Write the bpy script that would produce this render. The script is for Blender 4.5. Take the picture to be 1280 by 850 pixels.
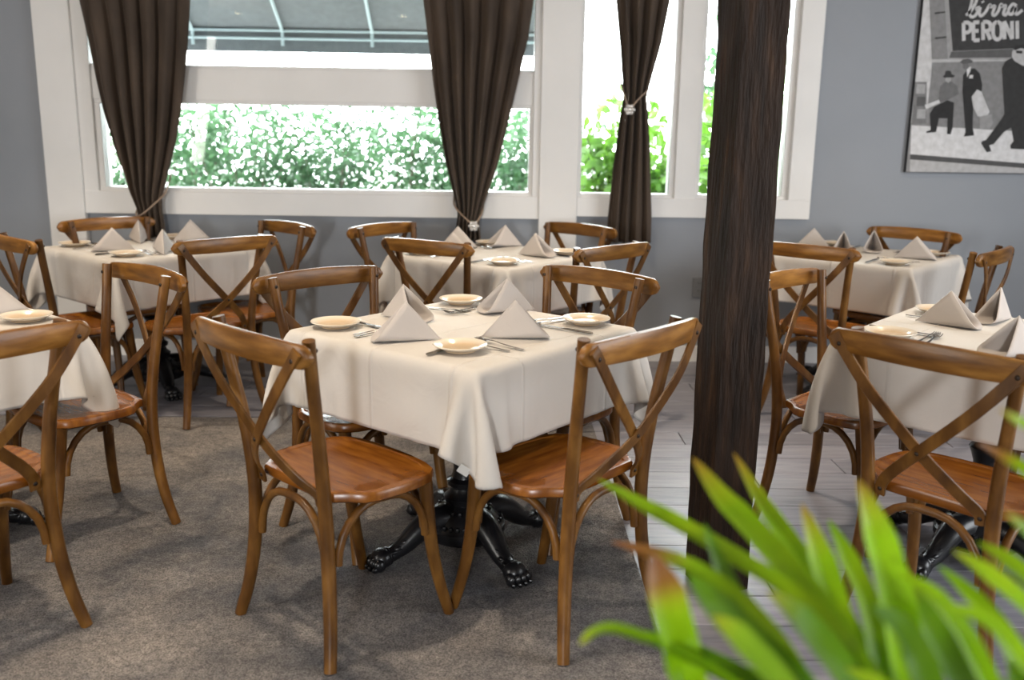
import bpy, math, random
import numpy as np
from mathutils import Vector, Matrix

for o in list(bpy.data.objects):
    bpy.data.objects.remove(o)
SC = bpy.context.scene
COL = SC.collection
PI = math.pi
R = math.radians

# ------------------------------------------------------------------ camera
cam_d = bpy.data.cameras.new('camera')
cam = bpy.data.objects.new('camera', cam_d)
COL.objects.link(cam)
SC.camera = cam
pitch, roll, yaw = 0.21643, -0.015015, 0.015245
fw = Vector((math.sin(yaw) * math.cos(pitch), math.cos(yaw) * math.cos(pitch), -math.sin(pitch)))
rt = Vector((math.cos(yaw), -math.sin(yaw), 0))
up = rt.cross(fw)
r2 = math.cos(roll) * rt - math.sin(roll) * up
u2 = math.sin(roll) * rt + math.cos(roll) * up
cam.matrix_world = Matrix(((r2.x, u2.x, -fw.x, 0), (r2.y, u2.y, -fw.y, 0), (r2.z, u2.z, -fw.z, 1.3608), (0, 0, 0, 1)))
cam_d.sensor_width = 36
cam_d.lens = 1171.74 * 36 / 1280
cam_d.clip_start = 0.05
cam_d.dof.use_dof = True
cam_d.dof.focus_distance = 3.1
cam_d.dof.aperture_fstop = 2.2

# ------------------------------------------------------------------ world, exposure
world = bpy.data.worlds.new('sky')
SC.world = world
world.use_nodes = True
wn = world.node_tree
bg = wn.nodes['Background']
bg.inputs['Color'].default_value = (0.93, 0.97, 1.0, 1)
bg.inputs['Strength'].default_value = 12.5
SC.view_settings.view_transform = 'Standard'
SC.view_settings.look = 'None'
SC.view_settings.gamma = 1.0
SC.view_settings.use_curve_mapping = False
SC.view_settings.exposure = 0.85
SC.cycles.max_bounces = 8
SC.cycles.diffuse_bounces = 4
SC.cycles.glossy_bounces = 3
SC.cycles.transparent_max_bounces = 12
SC.cycles.caustics_reflective = False
SC.cycles.caustics_refractive = False
SC.cycles.sample_clamp_indirect = 6.0


def area(name, loc, target, sx, sy, power, color):
    d = bpy.data.lights.new(name, 'AREA')
    d.shape = 'RECTANGLE'
    d.size, d.size_y, d.energy, d.color = sx, sy, power, color
    o = bpy.data.objects.new(name, d)
    COL.objects.link(o)
    o.location = loc
    o.rotation_euler = (Vector(target) - Vector(loc)).to_track_quat('-Z', 'Y').to_euler()
    return o


# daylight from an unseen side window and doorway, plus two added fill lamps
area('side_window_light', (4.35, 1.6, 1.65), (0, 2.2, 0.6), 3.2, 1.7, 85, (0.92, 0.96, 1.0))
area('left_fill_light', (-4.2, 0.6, 1.7), (0, 3.4, 0.5), 2.4, 1.5, 62, (1.0, 0.95, 0.88))  # added fill that brightens left-facing sides; the wall there has no opening
area('front_fill_light', (-1.5, -3.45, 2.15), (0.4, 4.5, 0.7), 4.6, 0.5, 12, (1.0, 0.97, 0.93))  # added front fill, set at a height that keeps it out of pane reflections
area('doorway_light', (-0.65, -3.45, 1.2), (1.2, 4.6, 0.9), 0.35, 0.6, 70, (0.96, 0.98, 1.0))


# ------------------------------------------------------------------ materials
def mat(name, color=(0.5, 0.5, 0.5), rough=0.5, metal=0.0, spec=None):
    m = bpy.data.materials.new(name)
    m.use_nodes = True
    b = m.node_tree.nodes['Principled BSDF']
    b.inputs['Base Color'].default_value = (*color, 1)
    b.inputs['Roughness'].default_value = rough
    b.inputs['Metallic'].default_value = metal
    if spec is not None:
        b.inputs['Specular IOR Level'].default_value = spec
    return m


def N(m, t, **kw):
    n = m.node_tree.nodes.new(t)
    for k, v in kw.items():
        if k.startswith('i_'):
            key = k[2:].replace('_', ' ')
            n.inputs[int(key) if key.isdigit() else key].default_value = v
        else:
            setattr(n, k, v)
    return n


def L(m, a, ao, b, bi):
    m.node_tree.links.new(a.outputs[ao], b.inputs[bi])


def bsdf(m):
    return m.node_tree.nodes['Principled BSDF']


def ramp(m, stops):
    n = N(m, 'ShaderNodeValToRGB')
    cr = n.color_ramp
    while len(cr.elements) < len(stops):
        cr.elements.new(0.5)
    for e, (p, c) in zip(cr.elements, stops):
        e.position = p
        e.color = (*c, 1)
    return n


def noise_mat(name, stops, scale, rough=0.6, bump=0.0, bscale=None, stretch=(1, 1, 1), detail=4, vary=0.0, spec=None, bdist=0.01):
    m = mat(name, rough=rough, spec=spec)
    tc = N(m, 'ShaderNodeTexCoord')
    mp = N(m, 'ShaderNodeMapping')
    mp.inputs['Scale'].default_value = stretch
    L(m, tc, 'Object', mp, 'Vector')
    nz = N(m, 'ShaderNodeTexNoise')
    nz.inputs['Scale'].default_value = scale
    nz.inputs['Detail'].default_value = detail
    L(m, mp, 0, nz, 'Vector')
    if vary:
        oi = N(m, 'ShaderNodeObjectInfo')
        ad = N(m, 'ShaderNodeVectorMath', operation='ADD')
        sc = N(m, 'ShaderNodeMath', operation='MULTIPLY')
        sc.inputs[1].default_value = 37.0
        L(m, oi, 'Random', sc, 0)
        L(m, mp, 0, ad, 0)
        L(m, sc, 0, ad, 1)
        L(m, ad, 0, nz, 'Vector')
    cr = ramp(m, stops)
    L(m, nz, 'Fac', cr, 0)
    out = cr
    if vary:
        hs = N(m, 'ShaderNodeHueSaturation')
        mr = N(m, 'ShaderNodeMapRange')
        mr.inputs['To Min'].default_value = 1 - vary
        mr.inputs['To Max'].default_value = 1 + vary
        L(m, oi, 'Random', mr, 0)
        L(m, mr, 0, hs, 'Value')
        L(m, cr, 0, hs, 'Color')
        out = hs
    L(m, out, 0, bsdf(m), 'Base Color')
    if bump:
        nb = N(m, 'ShaderNodeTexNoise')
        nb.inputs['Scale'].default_value = bscale or scale
        nb.inputs['Detail'].default_value = 5
        L(m, mp, 0, nb, 'Vector')
        bp = N(m, 'ShaderNodeBump')
        bp.inputs['Strength'].default_value = bump
        bp.inputs['Distance'].default_value = bdist
        L(m, nb, 'Fac', bp, 'Height')
        L(m, bp, 0, bsdf(m), 'Normal')
    return m


M = {}
M['wood'] = noise_mat('chair_wood', [(0.25, (0.055, 0.021, 0.004)), (0.5, (0.120, 0.050, 0.009)), (0.78, (0.24, 0.112, 0.024))], 5, rough=0.36, spec=0.35,
                      stretch=(4, 4, 1.5), vary=0.16, bump=0.05, bscale=30)
M['rail'] = noise_mat('rail_wood', [(0.25, (0.085, 0.033, 0.006)), (0.5, (0.19, 0.080, 0.014)), (0.78, (0.33, 0.158, 0.034))], 5, rough=0.32, spec=0.38,
                      stretch=(1.3, 8, 8), vary=0.22, bump=0.05, bscale=12)
M['seat'] = noise_mat('seat_wood', [(0.3, (0.14, 0.042, 0.005)), (0.55, (0.225, 0.076, 0.009)), (0.8, (0.30, 0.115, 0.016))], 5, rough=0.27,
                      stretch=(1.5, 9, 3), vary=0.1)
M['bolt'] = mat('dark_bolt', (0.03, 0.02, 0.015), 0.4, 0.6)
M['iron'] = noise_mat('black_iron', [(0.3, (0.004, 0.004, 0.005)), (0.7, (0.010, 0.010, 0.012))], 20, rough=0.3, bump=0.2, bscale=60, bdist=0.002)
M['ply'] = mat('tabletop_ply', (0.12, 0.07, 0.04), 0.6)
m = mat('plate_glaze', rough=0.16)
tc = N(m, 'ShaderNodeTexCoord')
vl = N(m, 'ShaderNodeVectorMath', operation='LENGTH')
L(m, tc, 'Object', vl, 0)
cr = ramp(m, [(0.052, (0.62, 0.47, 0.31)), (0.071, (0.74, 0.67, 0.56))])
L(m, vl, 'Value', cr, 0)
L(m, cr, 0, bsdf(m), 'Base Color')
M['plate'] = m
M['steel'] = mat('steel', (0.42, 0.41, 0.40), 0.24, 1.0)
M['wall'] = noise_mat('grey_paint', [(0.3, (0.262, 0.283, 0.312)), (0.7, (0.295, 0.315, 0.348))], 1.3, rough=0.5, bump=0.06, bscale=9, bdist=0.01)
M['white'] = noise_mat('white_trim_paint', [(0.3, (0.80, 0.79, 0.77)), (0.7, (0.85, 0.84, 0.82))], 3, rough=0.42, bump=0.05, bscale=8)
M['ceil'] = noise_mat('ceiling_paint', [(0.3, (0.52, 0.43, 0.33)), (0.7, (0.60, 0.50, 0.40))], 2, rough=0.7)
M['curtain'] = noise_mat('brown_velvet', [(0.3, (0.032, 0.020, 0.012)), (0.7, (0.078, 0.052, 0.034))], 9, rough=0.75, stretch=(1, 1, 0.25), bump=0.1, bscale=60)
bsdf(M['curtain']).inputs['Sheen Weight'].default_value = 0.2
bsdf(M['curtain']).inputs['Sheen Tint'].default_value = (0.6, 0.5, 0.42, 1)
M['cord'] = mat('tieback_cord', (0.30, 0.22, 0.16), 0.5)
M['crystal'] = mat('crystal', (0.75, 0.73, 0.70), 0.12, 0.5)
M['timber'] = noise_mat('rough_timber', [(0.3, (0.008, 0.004, 0.002)), (0.58, (0.022, 0.0105, 0.005)), (0.88, (0.085, 0.043, 0.020))], 6, rough=0.75, spec=0.25,
                        stretch=(5, 5, 0.7), bump=0.7, bscale=14, detail=7, bdist=0.02)
M['aw'] = noise_mat('awning_canvas', [(0.3, (0.085, 0.09, 0.092)), (0.7, (0.11, 0.117, 0.12))], 20, rough=0.8)
M['awbar'] = mat('awning_bar', (0.34, 0.40, 0.40), 0.45)
M['outlet'] = mat('outlet_plate', (0.20, 0.21, 0.225), 0.4)
M['dark'] = mat('dark_slot', (0.015, 0.015, 0.017), 0.6)
M['concrete'] = noise_mat('pale_concrete', [(0.3, (0.55, 0.55, 0.53)), (0.7, (0.68, 0.68, 0.66))], 1.5, rough=0.9)
M['twig'] = mat('twig', (0.10, 0.075, 0.05), 0.8)
M['pot'] = mat('planter_clay', (0.16, 0.10, 0.07), 0.6)
M['soil'] = noise_mat('soil', [(0.3, (0.02, 0.013, 0.008)), (0.7, (0.05, 0.035, 0.02))], 40, rough=0.95)
M['lamp'] = mat('lamp_trim', (0.7, 0.7, 0.68), 0.4)

m = mat('lamp_glow', (1, 0.8, 0.55))
bsdf(m).inputs['Emission Color'].default_value = (1, 0.72, 0.42, 1)
bsdf(m).inputs['Emission Strength'].default_value = 12
M['glow'] = m

# pane glass: mostly clear with a real mirror reflection
m = bpy.data.materials.new('pane_glass')
m.use_nodes = True
nt = m.node_tree
nt.nodes.remove(nt.nodes['Principled BSDF'])
tr = N(m, 'ShaderNodeBsdfTransparent', i_Color=(0.95, 0.98, 0.97, 1))
gl = N(m, 'ShaderNodeBsdfGlossy', i_Roughness=0.02)
fr = N(m, 'ShaderNodeFresnel', i_IOR=1.5)
mx = N(m, 'ShaderNodeMixShader')
L(m, fr, 0, mx, 0)
L(m, tr, 0, mx, 1)
L(m, gl, 0, mx, 2)
L(m, mx, 0, nt.nodes['Material Output'], 0)
M['glass'] = m


def cloth_mat(name, ca, cb, crease):
    m = mat(name, rough=0.85)
    tc = N(m, 'ShaderNodeTexCoord')
    nz = N(m, 'ShaderNodeTexNoise')
    nz.inputs['Scale'].default_value = 3.0
    L(m, tc, 'Object', nz, 'Vector')
    cr = ramp(m, [(0.3, ca), (0.7, cb)])
    L(m, nz, 'Fac', cr, 0)
    L(m, cr, 0, bsdf(m), 'Base Color')
    wv = N(m, 'ShaderNodeTexNoise')
    wv.inputs['Scale'].default_value = 420
    L(m, tc, 'Object', wv, 'Vector')
    wr = N(m, 'ShaderNodeTexNoise')
    wr.inputs['Scale'].default_value = 9
    wr.inputs['Detail'].default_value = 3
    wr.inputs['Distortion'].default_value = 1.2
    L(m, tc, 'Object', wr, 'Vector')
    b1 = N(m, 'ShaderNodeBump', i_Strength=0.16, i_Distance=0.002)
    b2 = N(m, 'ShaderNodeBump', i_Strength=0.22, i_Distance=0.012)
    L(m, wv, 'Fac', b1, 'Height')
    L(m, wr, 'Fac', b2, 'Height')
    L(m, b1, 0, b2, 'Normal')
    last = b2
    if crease:
        uv = N(m, 'ShaderNodeSeparateXYZ')
        L(m, tc, 'UV', uv, 0)
        for ax in (0, 1):
            for pos in (0.335, 0.665) if ax == 0 else (0.5, 0.25, 0.75):
                s = N(m, 'ShaderNodeMath', operation='SUBTRACT')
                s.inputs[1].default_value = pos
                L(m, uv, ax, s, 0)
                a = N(m, 'ShaderNodeMath', operation='ABSOLUTE')
                L(m, s, 0, a, 0)
                mr = N(m, 'ShaderNodeMapRange', interpolation_type='SMOOTHSTEP')
                mr.inputs['From Max'].default_value = 0.007
                mr.inputs['To Min'].default_value = 1
                mr.inputs['To Max'].default_value = 0
                L(m, a, 0, mr, 0)
                b3 = N(m, 'ShaderNodeBump', i_Strength=0.5, i_Distance=0.006)
                L(m, mr, 0, b3, 'Height')
                L(m, last, 0, b3, 'Normal')
                last = b3
    L(m, last, 0, bsdf(m), 'Normal')
    return m


M['cloth'] = cloth_mat('table_linen', (0.58, 0.552, 0.518), (0.62, 0.592, 0.558), True)
M['napkin'] = cloth_mat('napkin_linen', (0.47, 0.43, 0.405), (0.53, 0.49, 0.46), False)
M['label'] = mat('label_white', (0.78, 0.78, 0.76), 0.6)


def leaf_mat(name, stops, trans, scale=6, rough=0.35, dry=False):
    m = noise_mat(name, stops, scale, rough=rough, vary=0.15)
    b = bsdf(m)
    if dry:
        at = N(m, 'ShaderNodeAttribute', attribute_name='dry')
        s0 = b.inputs['Base Color'].links[0].from_socket
        m1 = N(m, 'ShaderNodeMix', data_type='RGBA')
        cr_ = ramp(m, [(0.15, (0.62, 0.60, 0.03)), (0.5, (0.48, 0.24, 0.05)), (0.9, (0.42, 0.19, 0.07))])
        L(m, at, 'Fac', cr_, 0)
        mr_ = N(m, 'ShaderNodeMapRange')
        mr_.inputs['From Max'].default_value = 0.35
        L(m, at, 'Fac', mr_, 0)
        L(m, mr_, 0, m1, 0)
        m.node_tree.links.new(s0, m1.inputs[6])
        m.node_tree.links.new(cr_.outputs[0], m1.inputs[7])
        m.node_tree.links.new(m1.outputs[2], b.inputs['Base Color'])
    out = m.node_tree.nodes['Material Output']
    tl = N(m, 'ShaderNodeBsdfTranslucent')
    src = b.inputs['Base Color'].links[0].from_socket
    m.node_tree.links.new(src, tl.inputs['Color'])
    mx = N(m, 'ShaderNodeMixShader', i_0=trans)
    L(m, b, 0, mx, 1)
    L(m, tl, 0, mx, 2)
    L(m, mx, 0, out, 0)
    return m


M['frond'] = leaf_mat('frond_green', [(0.3, (0.28, 0.56, 0.005)), (0.6, (0.46, 0.72, 0.008)), (0.85, (0.66, 0.76, 0.02))], 0.5, scale=9, rough=0.42, dry=True)
M['frond_dark'] = leaf_mat('frond_deep_green', [(0.3, (0.10, 0.28, 0.004)), (0.7, (0.22, 0.45, 0.006))], 0.45, scale=9, rough=0.45, dry=True)
M['hedge'] = leaf_mat('hedge_leaf', [(0.3, (0.030, 0.080, 0.034)), (0.7, (0.085, 0.18, 0.075))], 0.45, scale=3, rough=0.4)
M['hedge2'] = leaf_mat('bright_hedge_leaf', [(0.3, (0.05, 0.13, 0.012)), (0.7, (0.13, 0.26, 0.03))], 0.45, scale=3, rough=0.4)

# carpet: mottled grey-brown pile
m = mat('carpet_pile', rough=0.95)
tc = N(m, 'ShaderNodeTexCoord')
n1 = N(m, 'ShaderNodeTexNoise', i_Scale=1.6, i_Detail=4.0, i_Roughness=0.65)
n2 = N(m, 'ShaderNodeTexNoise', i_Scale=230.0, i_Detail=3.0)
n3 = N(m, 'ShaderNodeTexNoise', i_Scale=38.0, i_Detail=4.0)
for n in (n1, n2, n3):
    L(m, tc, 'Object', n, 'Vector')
c1 = ramp(m, [(0.38, (0.088, 0.088, 0.098)), (0.62, (0.235, 0.210, 0.192))])  # broad wear blotches with cool shade and warm light painted into them
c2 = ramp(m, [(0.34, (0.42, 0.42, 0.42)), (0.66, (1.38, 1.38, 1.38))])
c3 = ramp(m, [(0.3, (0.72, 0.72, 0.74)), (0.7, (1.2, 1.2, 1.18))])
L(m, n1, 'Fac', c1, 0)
L(m, n2, 'Fac', c2, 0)
L(m, n3, 'Fac', c3, 0)
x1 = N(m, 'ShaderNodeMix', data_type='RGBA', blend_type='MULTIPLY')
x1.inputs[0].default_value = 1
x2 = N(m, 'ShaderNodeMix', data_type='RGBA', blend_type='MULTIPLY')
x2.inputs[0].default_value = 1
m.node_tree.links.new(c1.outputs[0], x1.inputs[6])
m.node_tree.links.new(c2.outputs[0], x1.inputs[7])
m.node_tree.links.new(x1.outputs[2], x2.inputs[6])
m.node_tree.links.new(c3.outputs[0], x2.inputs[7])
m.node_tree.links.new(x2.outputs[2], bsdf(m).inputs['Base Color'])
bp = N(m, 'ShaderNodeBump', i_Strength=0.8, i_Distance=0.006)
L(m, n2, 'Fac', bp, 'Height')
L(m, bp, 0, bsdf(m), 'Normal')
M['carpet'] = m
M['plank'] = noise_mat('grey_plank', [(0.25, (0.15, 0.148, 0.175)), (0.5, (0.215, 0.212, 0.245)), (0.8, (0.28, 0.275, 0.305))], 4, rough=0.42,
                       stretch=(1, 9, 1), vary=0.14, detail=8, bump=0.12, bscale=10)
M['sub'] = mat('subfloor', (0.06, 0.055, 0.05), 0.9)


# ------------------------------------------------------------------ mesh helpers
class MB:
    def __init__(s):
        s.v, s.f, s.m = [], [], []

    def add(s, vs, fs, mi=0):
        o = len(s.v)
        s.v += [tuple(x) for x in vs]
        s.f += [tuple(i + o for i in f) for f in fs]
        s.m += [mi] * len(fs)
        return s

    def box(s, a, b, bev=0.0, mi=0):
        (x0, y0, z0), (x1, y1, z1) = a, b
        if bev:
            c = [(x0 + bev, y0 + bev), (x1 - bev, y0 + bev), (x1 - bev, y1 - bev), (x0 + bev, y1 - bev)]
            e = [(x0, y0 + bev), (x0 + bev, y0), (x1 - bev, y0), (x1, y0 + bev), (x1, y1 - bev), (x1 - bev, y1), (x0 + bev, y1), (x0, y1 - bev)]
            vs = [(x, y, z0) for x, y in e] + [(x, y, z1 - bev) for x, y in e] + [(x, y, z1) for x, y in c]
            fs = [tuple(range(7, -1, -1))] + [(i, (i + 1) % 8, 8 + (i + 1) % 8, 8 + i) for i in range(8)]
            fs += [(8, 9, 16), (10, 11, 17), (12, 13, 18), (14, 15, 19), (9, 10, 17, 16), (11, 12, 18, 17), (13, 14, 19, 18), (15, 8, 16, 19), (16, 17, 18, 19)]
            return s.add(vs, fs, mi)
        vs = [(x0, y0, z0), (x1, y0, z0), (x1, y1, z0), (x0, y1, z0), (x0, y0, z1), (x1, y0, z1), (x1, y1, z1), (x0, y1, z1)]
        return s.add(vs, [(3, 2, 1, 0), (4, 5, 6, 7), (0, 1, 5, 4), (1, 2, 6, 5), (2, 3, 7, 6), (3, 0, 4, 7)], mi)

    def tube(s, pts, rad, n=10, cap=True, mi=0, flat=None, ref=None):
        """pts: polyline; rad: number or list; flat=(w,t) gives a band cross-section whose flat side faces ref."""
        P = [Vector(p) for p in pts]
        K = len(P)
        rr = rad if isinstance(rad, (list, tuple)) else [rad] * K
        T = []
        for i in range(K):
            d = P[min(i + 1, K - 1)] - P[max(i - 1, 0)]
            T.append(d.normalized())
        if ref is not None:
            nrm = Vector(ref)
        else:
            nrm = Vector((0, 0, 1)) if abs(T[0].z) < 0.9 else Vector((1, 0, 0))
        vs, fs = [], []
        for i in range(K):
            nrm = (Vector(ref) if ref is not None else nrm)
            nrm = (nrm - T[i] * nrm.dot(T[i])).normalized()
            b = T[i].cross(nrm)
            if flat:
                w, t = flat[0] * rr[i], flat[1] * rr[i]
                c = min(t * 0.35, w * 0.35)
                sec = [(w - c, t), (w, t - c), (w, -t + c), (w - c, -t), (-w + c, -t), (-w, -t + c), (-w, t - c), (-w + c, t)]
                for u, q in sec:
                    vs.append(P[i] + b * u + nrm * q)
            else:
                for k in range(n):
                    a = 2 * PI * k / n
                    vs.append(P[i] + (b * math.cos(a) + nrm * math.sin(a)) * rr[i])
        n = 8 if flat else n
        for i in range(K - 1):
            for k in range(n):
                k2 = (k + 1) % n
                fs.append((i * n + k, i * n + k2, (i + 1) * n + k2, (i + 1) * n + k))
        if cap:
            fs.append(tuple(range(n - 1, -1, -1)))
            fs.append(tuple(range((K - 1) * n, K * n)))
        return s.add(vs, fs, mi)

    def lathe(s, prof, n=24, c=(0, 0, 0), mi=0):
        vs, fs = [], []
        for r, z in prof:
            for k in range(n):
                a = 2 * PI * k / n
                vs.append((c[0] + r * math.cos(a), c[1] + r * math.sin(a), c[2] + z))
        for i in range(len(prof) - 1):
            for k in range(n):
                k2 = (k + 1) % n
                fs.append((i * n + k, i * n + k2, (i + 1) * n + k2, (i + 1) * n + k))
        fs.append(tuple(range(n - 1, -1, -1)))
        fs.append(tuple(range((len(prof) - 1) * n, len(prof) * n)))
        return s.add(vs, fs, mi)

    def ball(s, c, r, n=8, m=6, mi=0, sc=(1, 1, 1)):
        vs, fs = [(c[0], c[1], c[2] - r * sc[2])], []
        for i in range(1, m):
            t = -PI / 2 + PI * i / m
            for k in range(n):
                a = 2 * PI * k / n
                vs.append((c[0] + r * sc[0] * math.cos(t) * math.cos(a), c[1] + r * sc[1] * math.cos(t) * math.sin(a), c[2] + r * sc[2] * math.sin(t)))
        vs.append((c[0], c[1], c[2] + r * sc[2]))
        for k in range(n):
            fs.append((0, 1 + (k + 1) % n, 1 + k))
            fs.append((len(vs) - 1, 1 + (m - 2) * n + k, 1 + (m - 2) * n + (k + 1) % n))
        for i in range(m - 2):
            for k in range(n):
                k2 = (k + 1) % n
                fs.append((1 + i * n + k, 1 + i * n + k2, 1 + (i + 1) * n + k2, 1 + (i + 1) * n + k))
        return s.add(vs, fs, mi)

    def mesh(s, name, mats, smooth=True):
        me = bpy.data.meshes.new(name)
        me.from_pydata(s.v, [], s.f)
        for mm in (mats if isinstance(mats, (list, tuple)) else [mats]):
            me.materials.append(mm)
        me.polygons.foreach_set('material_index', s.m)
        me.polygons.foreach_set('use_smooth', [smooth] * len(s.f))
        if smooth:
            me.set_sharp_from_angle(angle=R(42))
        me.update()
        return me

    def obj(s, name, mats, parent=None, smooth=True, loc=None, rz=0.0):
        return link(name, s.mesh(name, mats, smooth), parent, loc, rz)


def link(name, data, parent=None, loc=None, rz=0.0):
    o = bpy.data.objects.new(name, data)
    COL.objects.link(o)
    if parent:
        o.parent = parent
    if loc:
        o.location = loc
    o.rotation_euler.z = rz
    return o


def empty(name, loc=(0, 0, 0), rz=0.0, parent=None):
    o = link(name, None, parent, loc, rz)
    o.empty_display_size = 0.1
    return o


def tag(o, label=None, cat=None, group=None, kind=None):
    if label:
        o['label'] = label
    if cat:
        o['category'] = cat
    if group:
        o['group'] = group
    if kind:
        o['kind'] = kind
    return o


KIDS = {}


def copy_tree(o, parent=None, depth=0):
    c = o.copy()
    COL.objects.link(c)
    if parent:
        c.parent = parent
    for ch in o.children:
        copy_tree(ch, c, depth + 1)
    return c


def cat_rom(P, per=6):
    P = [np.array(p, float) for p in P]
    Q = [2 * P[0] - P[1]] + P + [2 * P[-1] - P[-2]]
    out = []
    for i in range(1, len(Q) - 2):
        for k in range(per):
            t = k / per
            a, b, c, d = Q[i - 1], Q[i], Q[i + 1], Q[i + 2]
            out.append(0.5 * (2 * b + (c - a) * t + (2 * a - 5 * b + 4 * c - d) * t * t + (3 * b - a - 3 * c + d) * t ** 3))
    out.append(P[-1])
    return [tuple(p) for p in out]


# ------------------------------------------------------------------ room shell
D = 5.634                     # inner face of the window wall
XL, XR, YF, H = -4.4, 4.6, -3.6, 2.75
floor = MB().box((XL - 0.1, YF - 0.1, -0.15), (XR + 0.1, D + 0.2, -0.012)).obj('floor', M['sub'], smooth=False)
tag(floor, kind='structure')
# vinyl planks: one mesh per length, shared
CX, CY = 0.455, 4.36          # edges of the carpet
rnd = random.Random(3)
PW, PL = 0.178, 1.22
plank_me = MB().box((0, 0, -0.012), (PL - 0.004, PW - 0.003, 0.0), bev=0.0015).mesh('plank', M['plank'], smooth=False)
cut_cache = {}


def plank(x0, x1, y):
    ln = round(x1 - x0, 2)
    if abs(ln - PL) < 0.011:
        me = plank_me
    else:
        if ln not in cut_cache:
            cut_cache[ln] = MB().box((0, 0, -0.012), (ln - 0.004, PW - 0.003, 0.0), bev=0.0015).mesh('plank', M['plank'], smooth=False)
        me = cut_cache[ln]
    link('plank', me, floor, (x0, y, 0))


y = D - PW
row = 0
while y > 0.9:
    xs = XL if y >= CY - 0.02 else CX
    x = xs
    first = PL * (0.3 + 0.23 * (row * 7 % 4))
    first = round(first * 5) / 5
    nx = min(x + first, 3.75)
    while x < 3.74:
        plank(x, nx, y)
        x, nx = nx, min(nx + PL, 3.75)
    row += 1
    y -= PW
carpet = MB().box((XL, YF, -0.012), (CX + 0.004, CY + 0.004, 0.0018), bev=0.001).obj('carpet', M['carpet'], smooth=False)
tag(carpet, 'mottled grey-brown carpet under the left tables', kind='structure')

# window wall with two openings (left: X -2.36..0.19 z 1.01..; right: .47..1.71)
def wall_with_holes(name, x0, x1, z1, y0, y1, holes):
    xs = sorted({x0, x1, *[h[0] for h in holes], *[h[1] for h in holes]})
    zs = sorted({0.0, z1, *[h[2] for h in holes], *[h[3] for h in holes]})
    mb = MB()
    for i in range(len(xs) - 1):
        for j in range(len(zs) - 1):
            cx, cz = (xs[i] + xs[i + 1]) / 2, (zs[j] + zs[j + 1]) / 2
            if any(h[0] < cx < h[1] and h[2] < cz < h[3] for h in holes):
                continue
            mb.box((xs[i], y0, zs[j]), (xs[i + 1], y1, zs[j + 1]))
    o = mb.obj(name, M['wall'], smooth=False)
    return tag(o, kind='structure')


wall_with_holes('wall_back', XL, XR, H, D, D + 0.16, [(-2.40, 0.21, 0.98, 2.50), (0.47, 1.72, 0.98, 2.50)])
for nm, a, b in (('wall_left', (XL - 0.12, YF, 0), (XL, D + 0.16, H)), ('wall_right', (XR, YF, 0), (XR + 0.12, D + 0.16, H)), ('wall_front', (XL, YF - 0.12, 0), (XR, YF, H))):
    tag(MB().box(a, b).obj(nm, M['wall'], smooth=False), kind='structure')
tag(MB().box((XL - 0.12, YF - 0.12, H), (XR + 0.12, D + 0.16, H + 0.1)).obj('ceiling', M['ceil'], smooth=False), kind='structure')
bb = MB()
bb.box((XL, D - 0.014, 0.001), (XR, D, 0.102), bev=0.004)
tag(bb.obj('baseboard_back', M['white'], smooth=False), kind='structure')
# pilasters, full height
tag(MB().box((-2.655, D - 0.045, 0), (-2.445, D, H), bev=0.003).obj('trim_1', M['white'], smooth=False), kind='structure')
tag(MB().box((0.232, D - 0.045, 0), (0.458, D, H), bev=0.003).obj('trim_2', M['white'], smooth=False), kind='structure')


def window(name, frames, panes):
    root = empty(name, (0, D, 0))
    tag(root, kind='structure')
    for nm, (x0, x1, z0, z1, ya, yb) in frames:
        MB().box((x0, ya, z0), (x1, yb, z1), bev=0.003).obj(nm, M['white'], root, smooth=False)
    for x0, x1, z0, z1, yy in panes:
        MB().box((x0, yy, z0), (x1, yy + 0.006, z1)).obj('pane', M['glass'], root, smooth=False)
    return root


# left window: sill board, jambs, mullion band, narrow glazing frames
window('window_1', [
    ('sill_board', (-2.445, 0.232, 0.868, 1.0, -0.03, 0.02)),
    ('jamb', (-2.445, -2.36, 1.0, 2.55, -0.026, 0.12)),
    ('jamb', (0.19, 0.232, 1.0, 2.55, -0.026, 0.12)),
    ('mullion', (-2.36, 0.19, 1.525, 1.705, -0.012, 0.11)),
    ('glazing_bar', (-2.36, 0.19, 1.0, 1.022, -0.004, 0.10)),
    ('glazing_bar', (-2.36, 0.19, 1.505, 1.525, -0.004, 0.10)),
    ('glazing_bar', (-2.36, 0.19, 1.705, 1.722, -0.004, 0.10)),
    ('glazing_bar', (-2.36, -2.325, 1.022, 1.505, -0.004, 0.10)),
    ('glazing_bar', (0.168, 0.19, 1.022, 1.505, -0.004, 0.10)),
    ('head', (-2.445, 0.232, 2.45, 2.6, -0.03, 0.12)),
], [(-2.325, 0.168, 1.022, 1.505, 0.055), (-2.36, 0.19, 1.722, 2.45, 0.055)])
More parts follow.
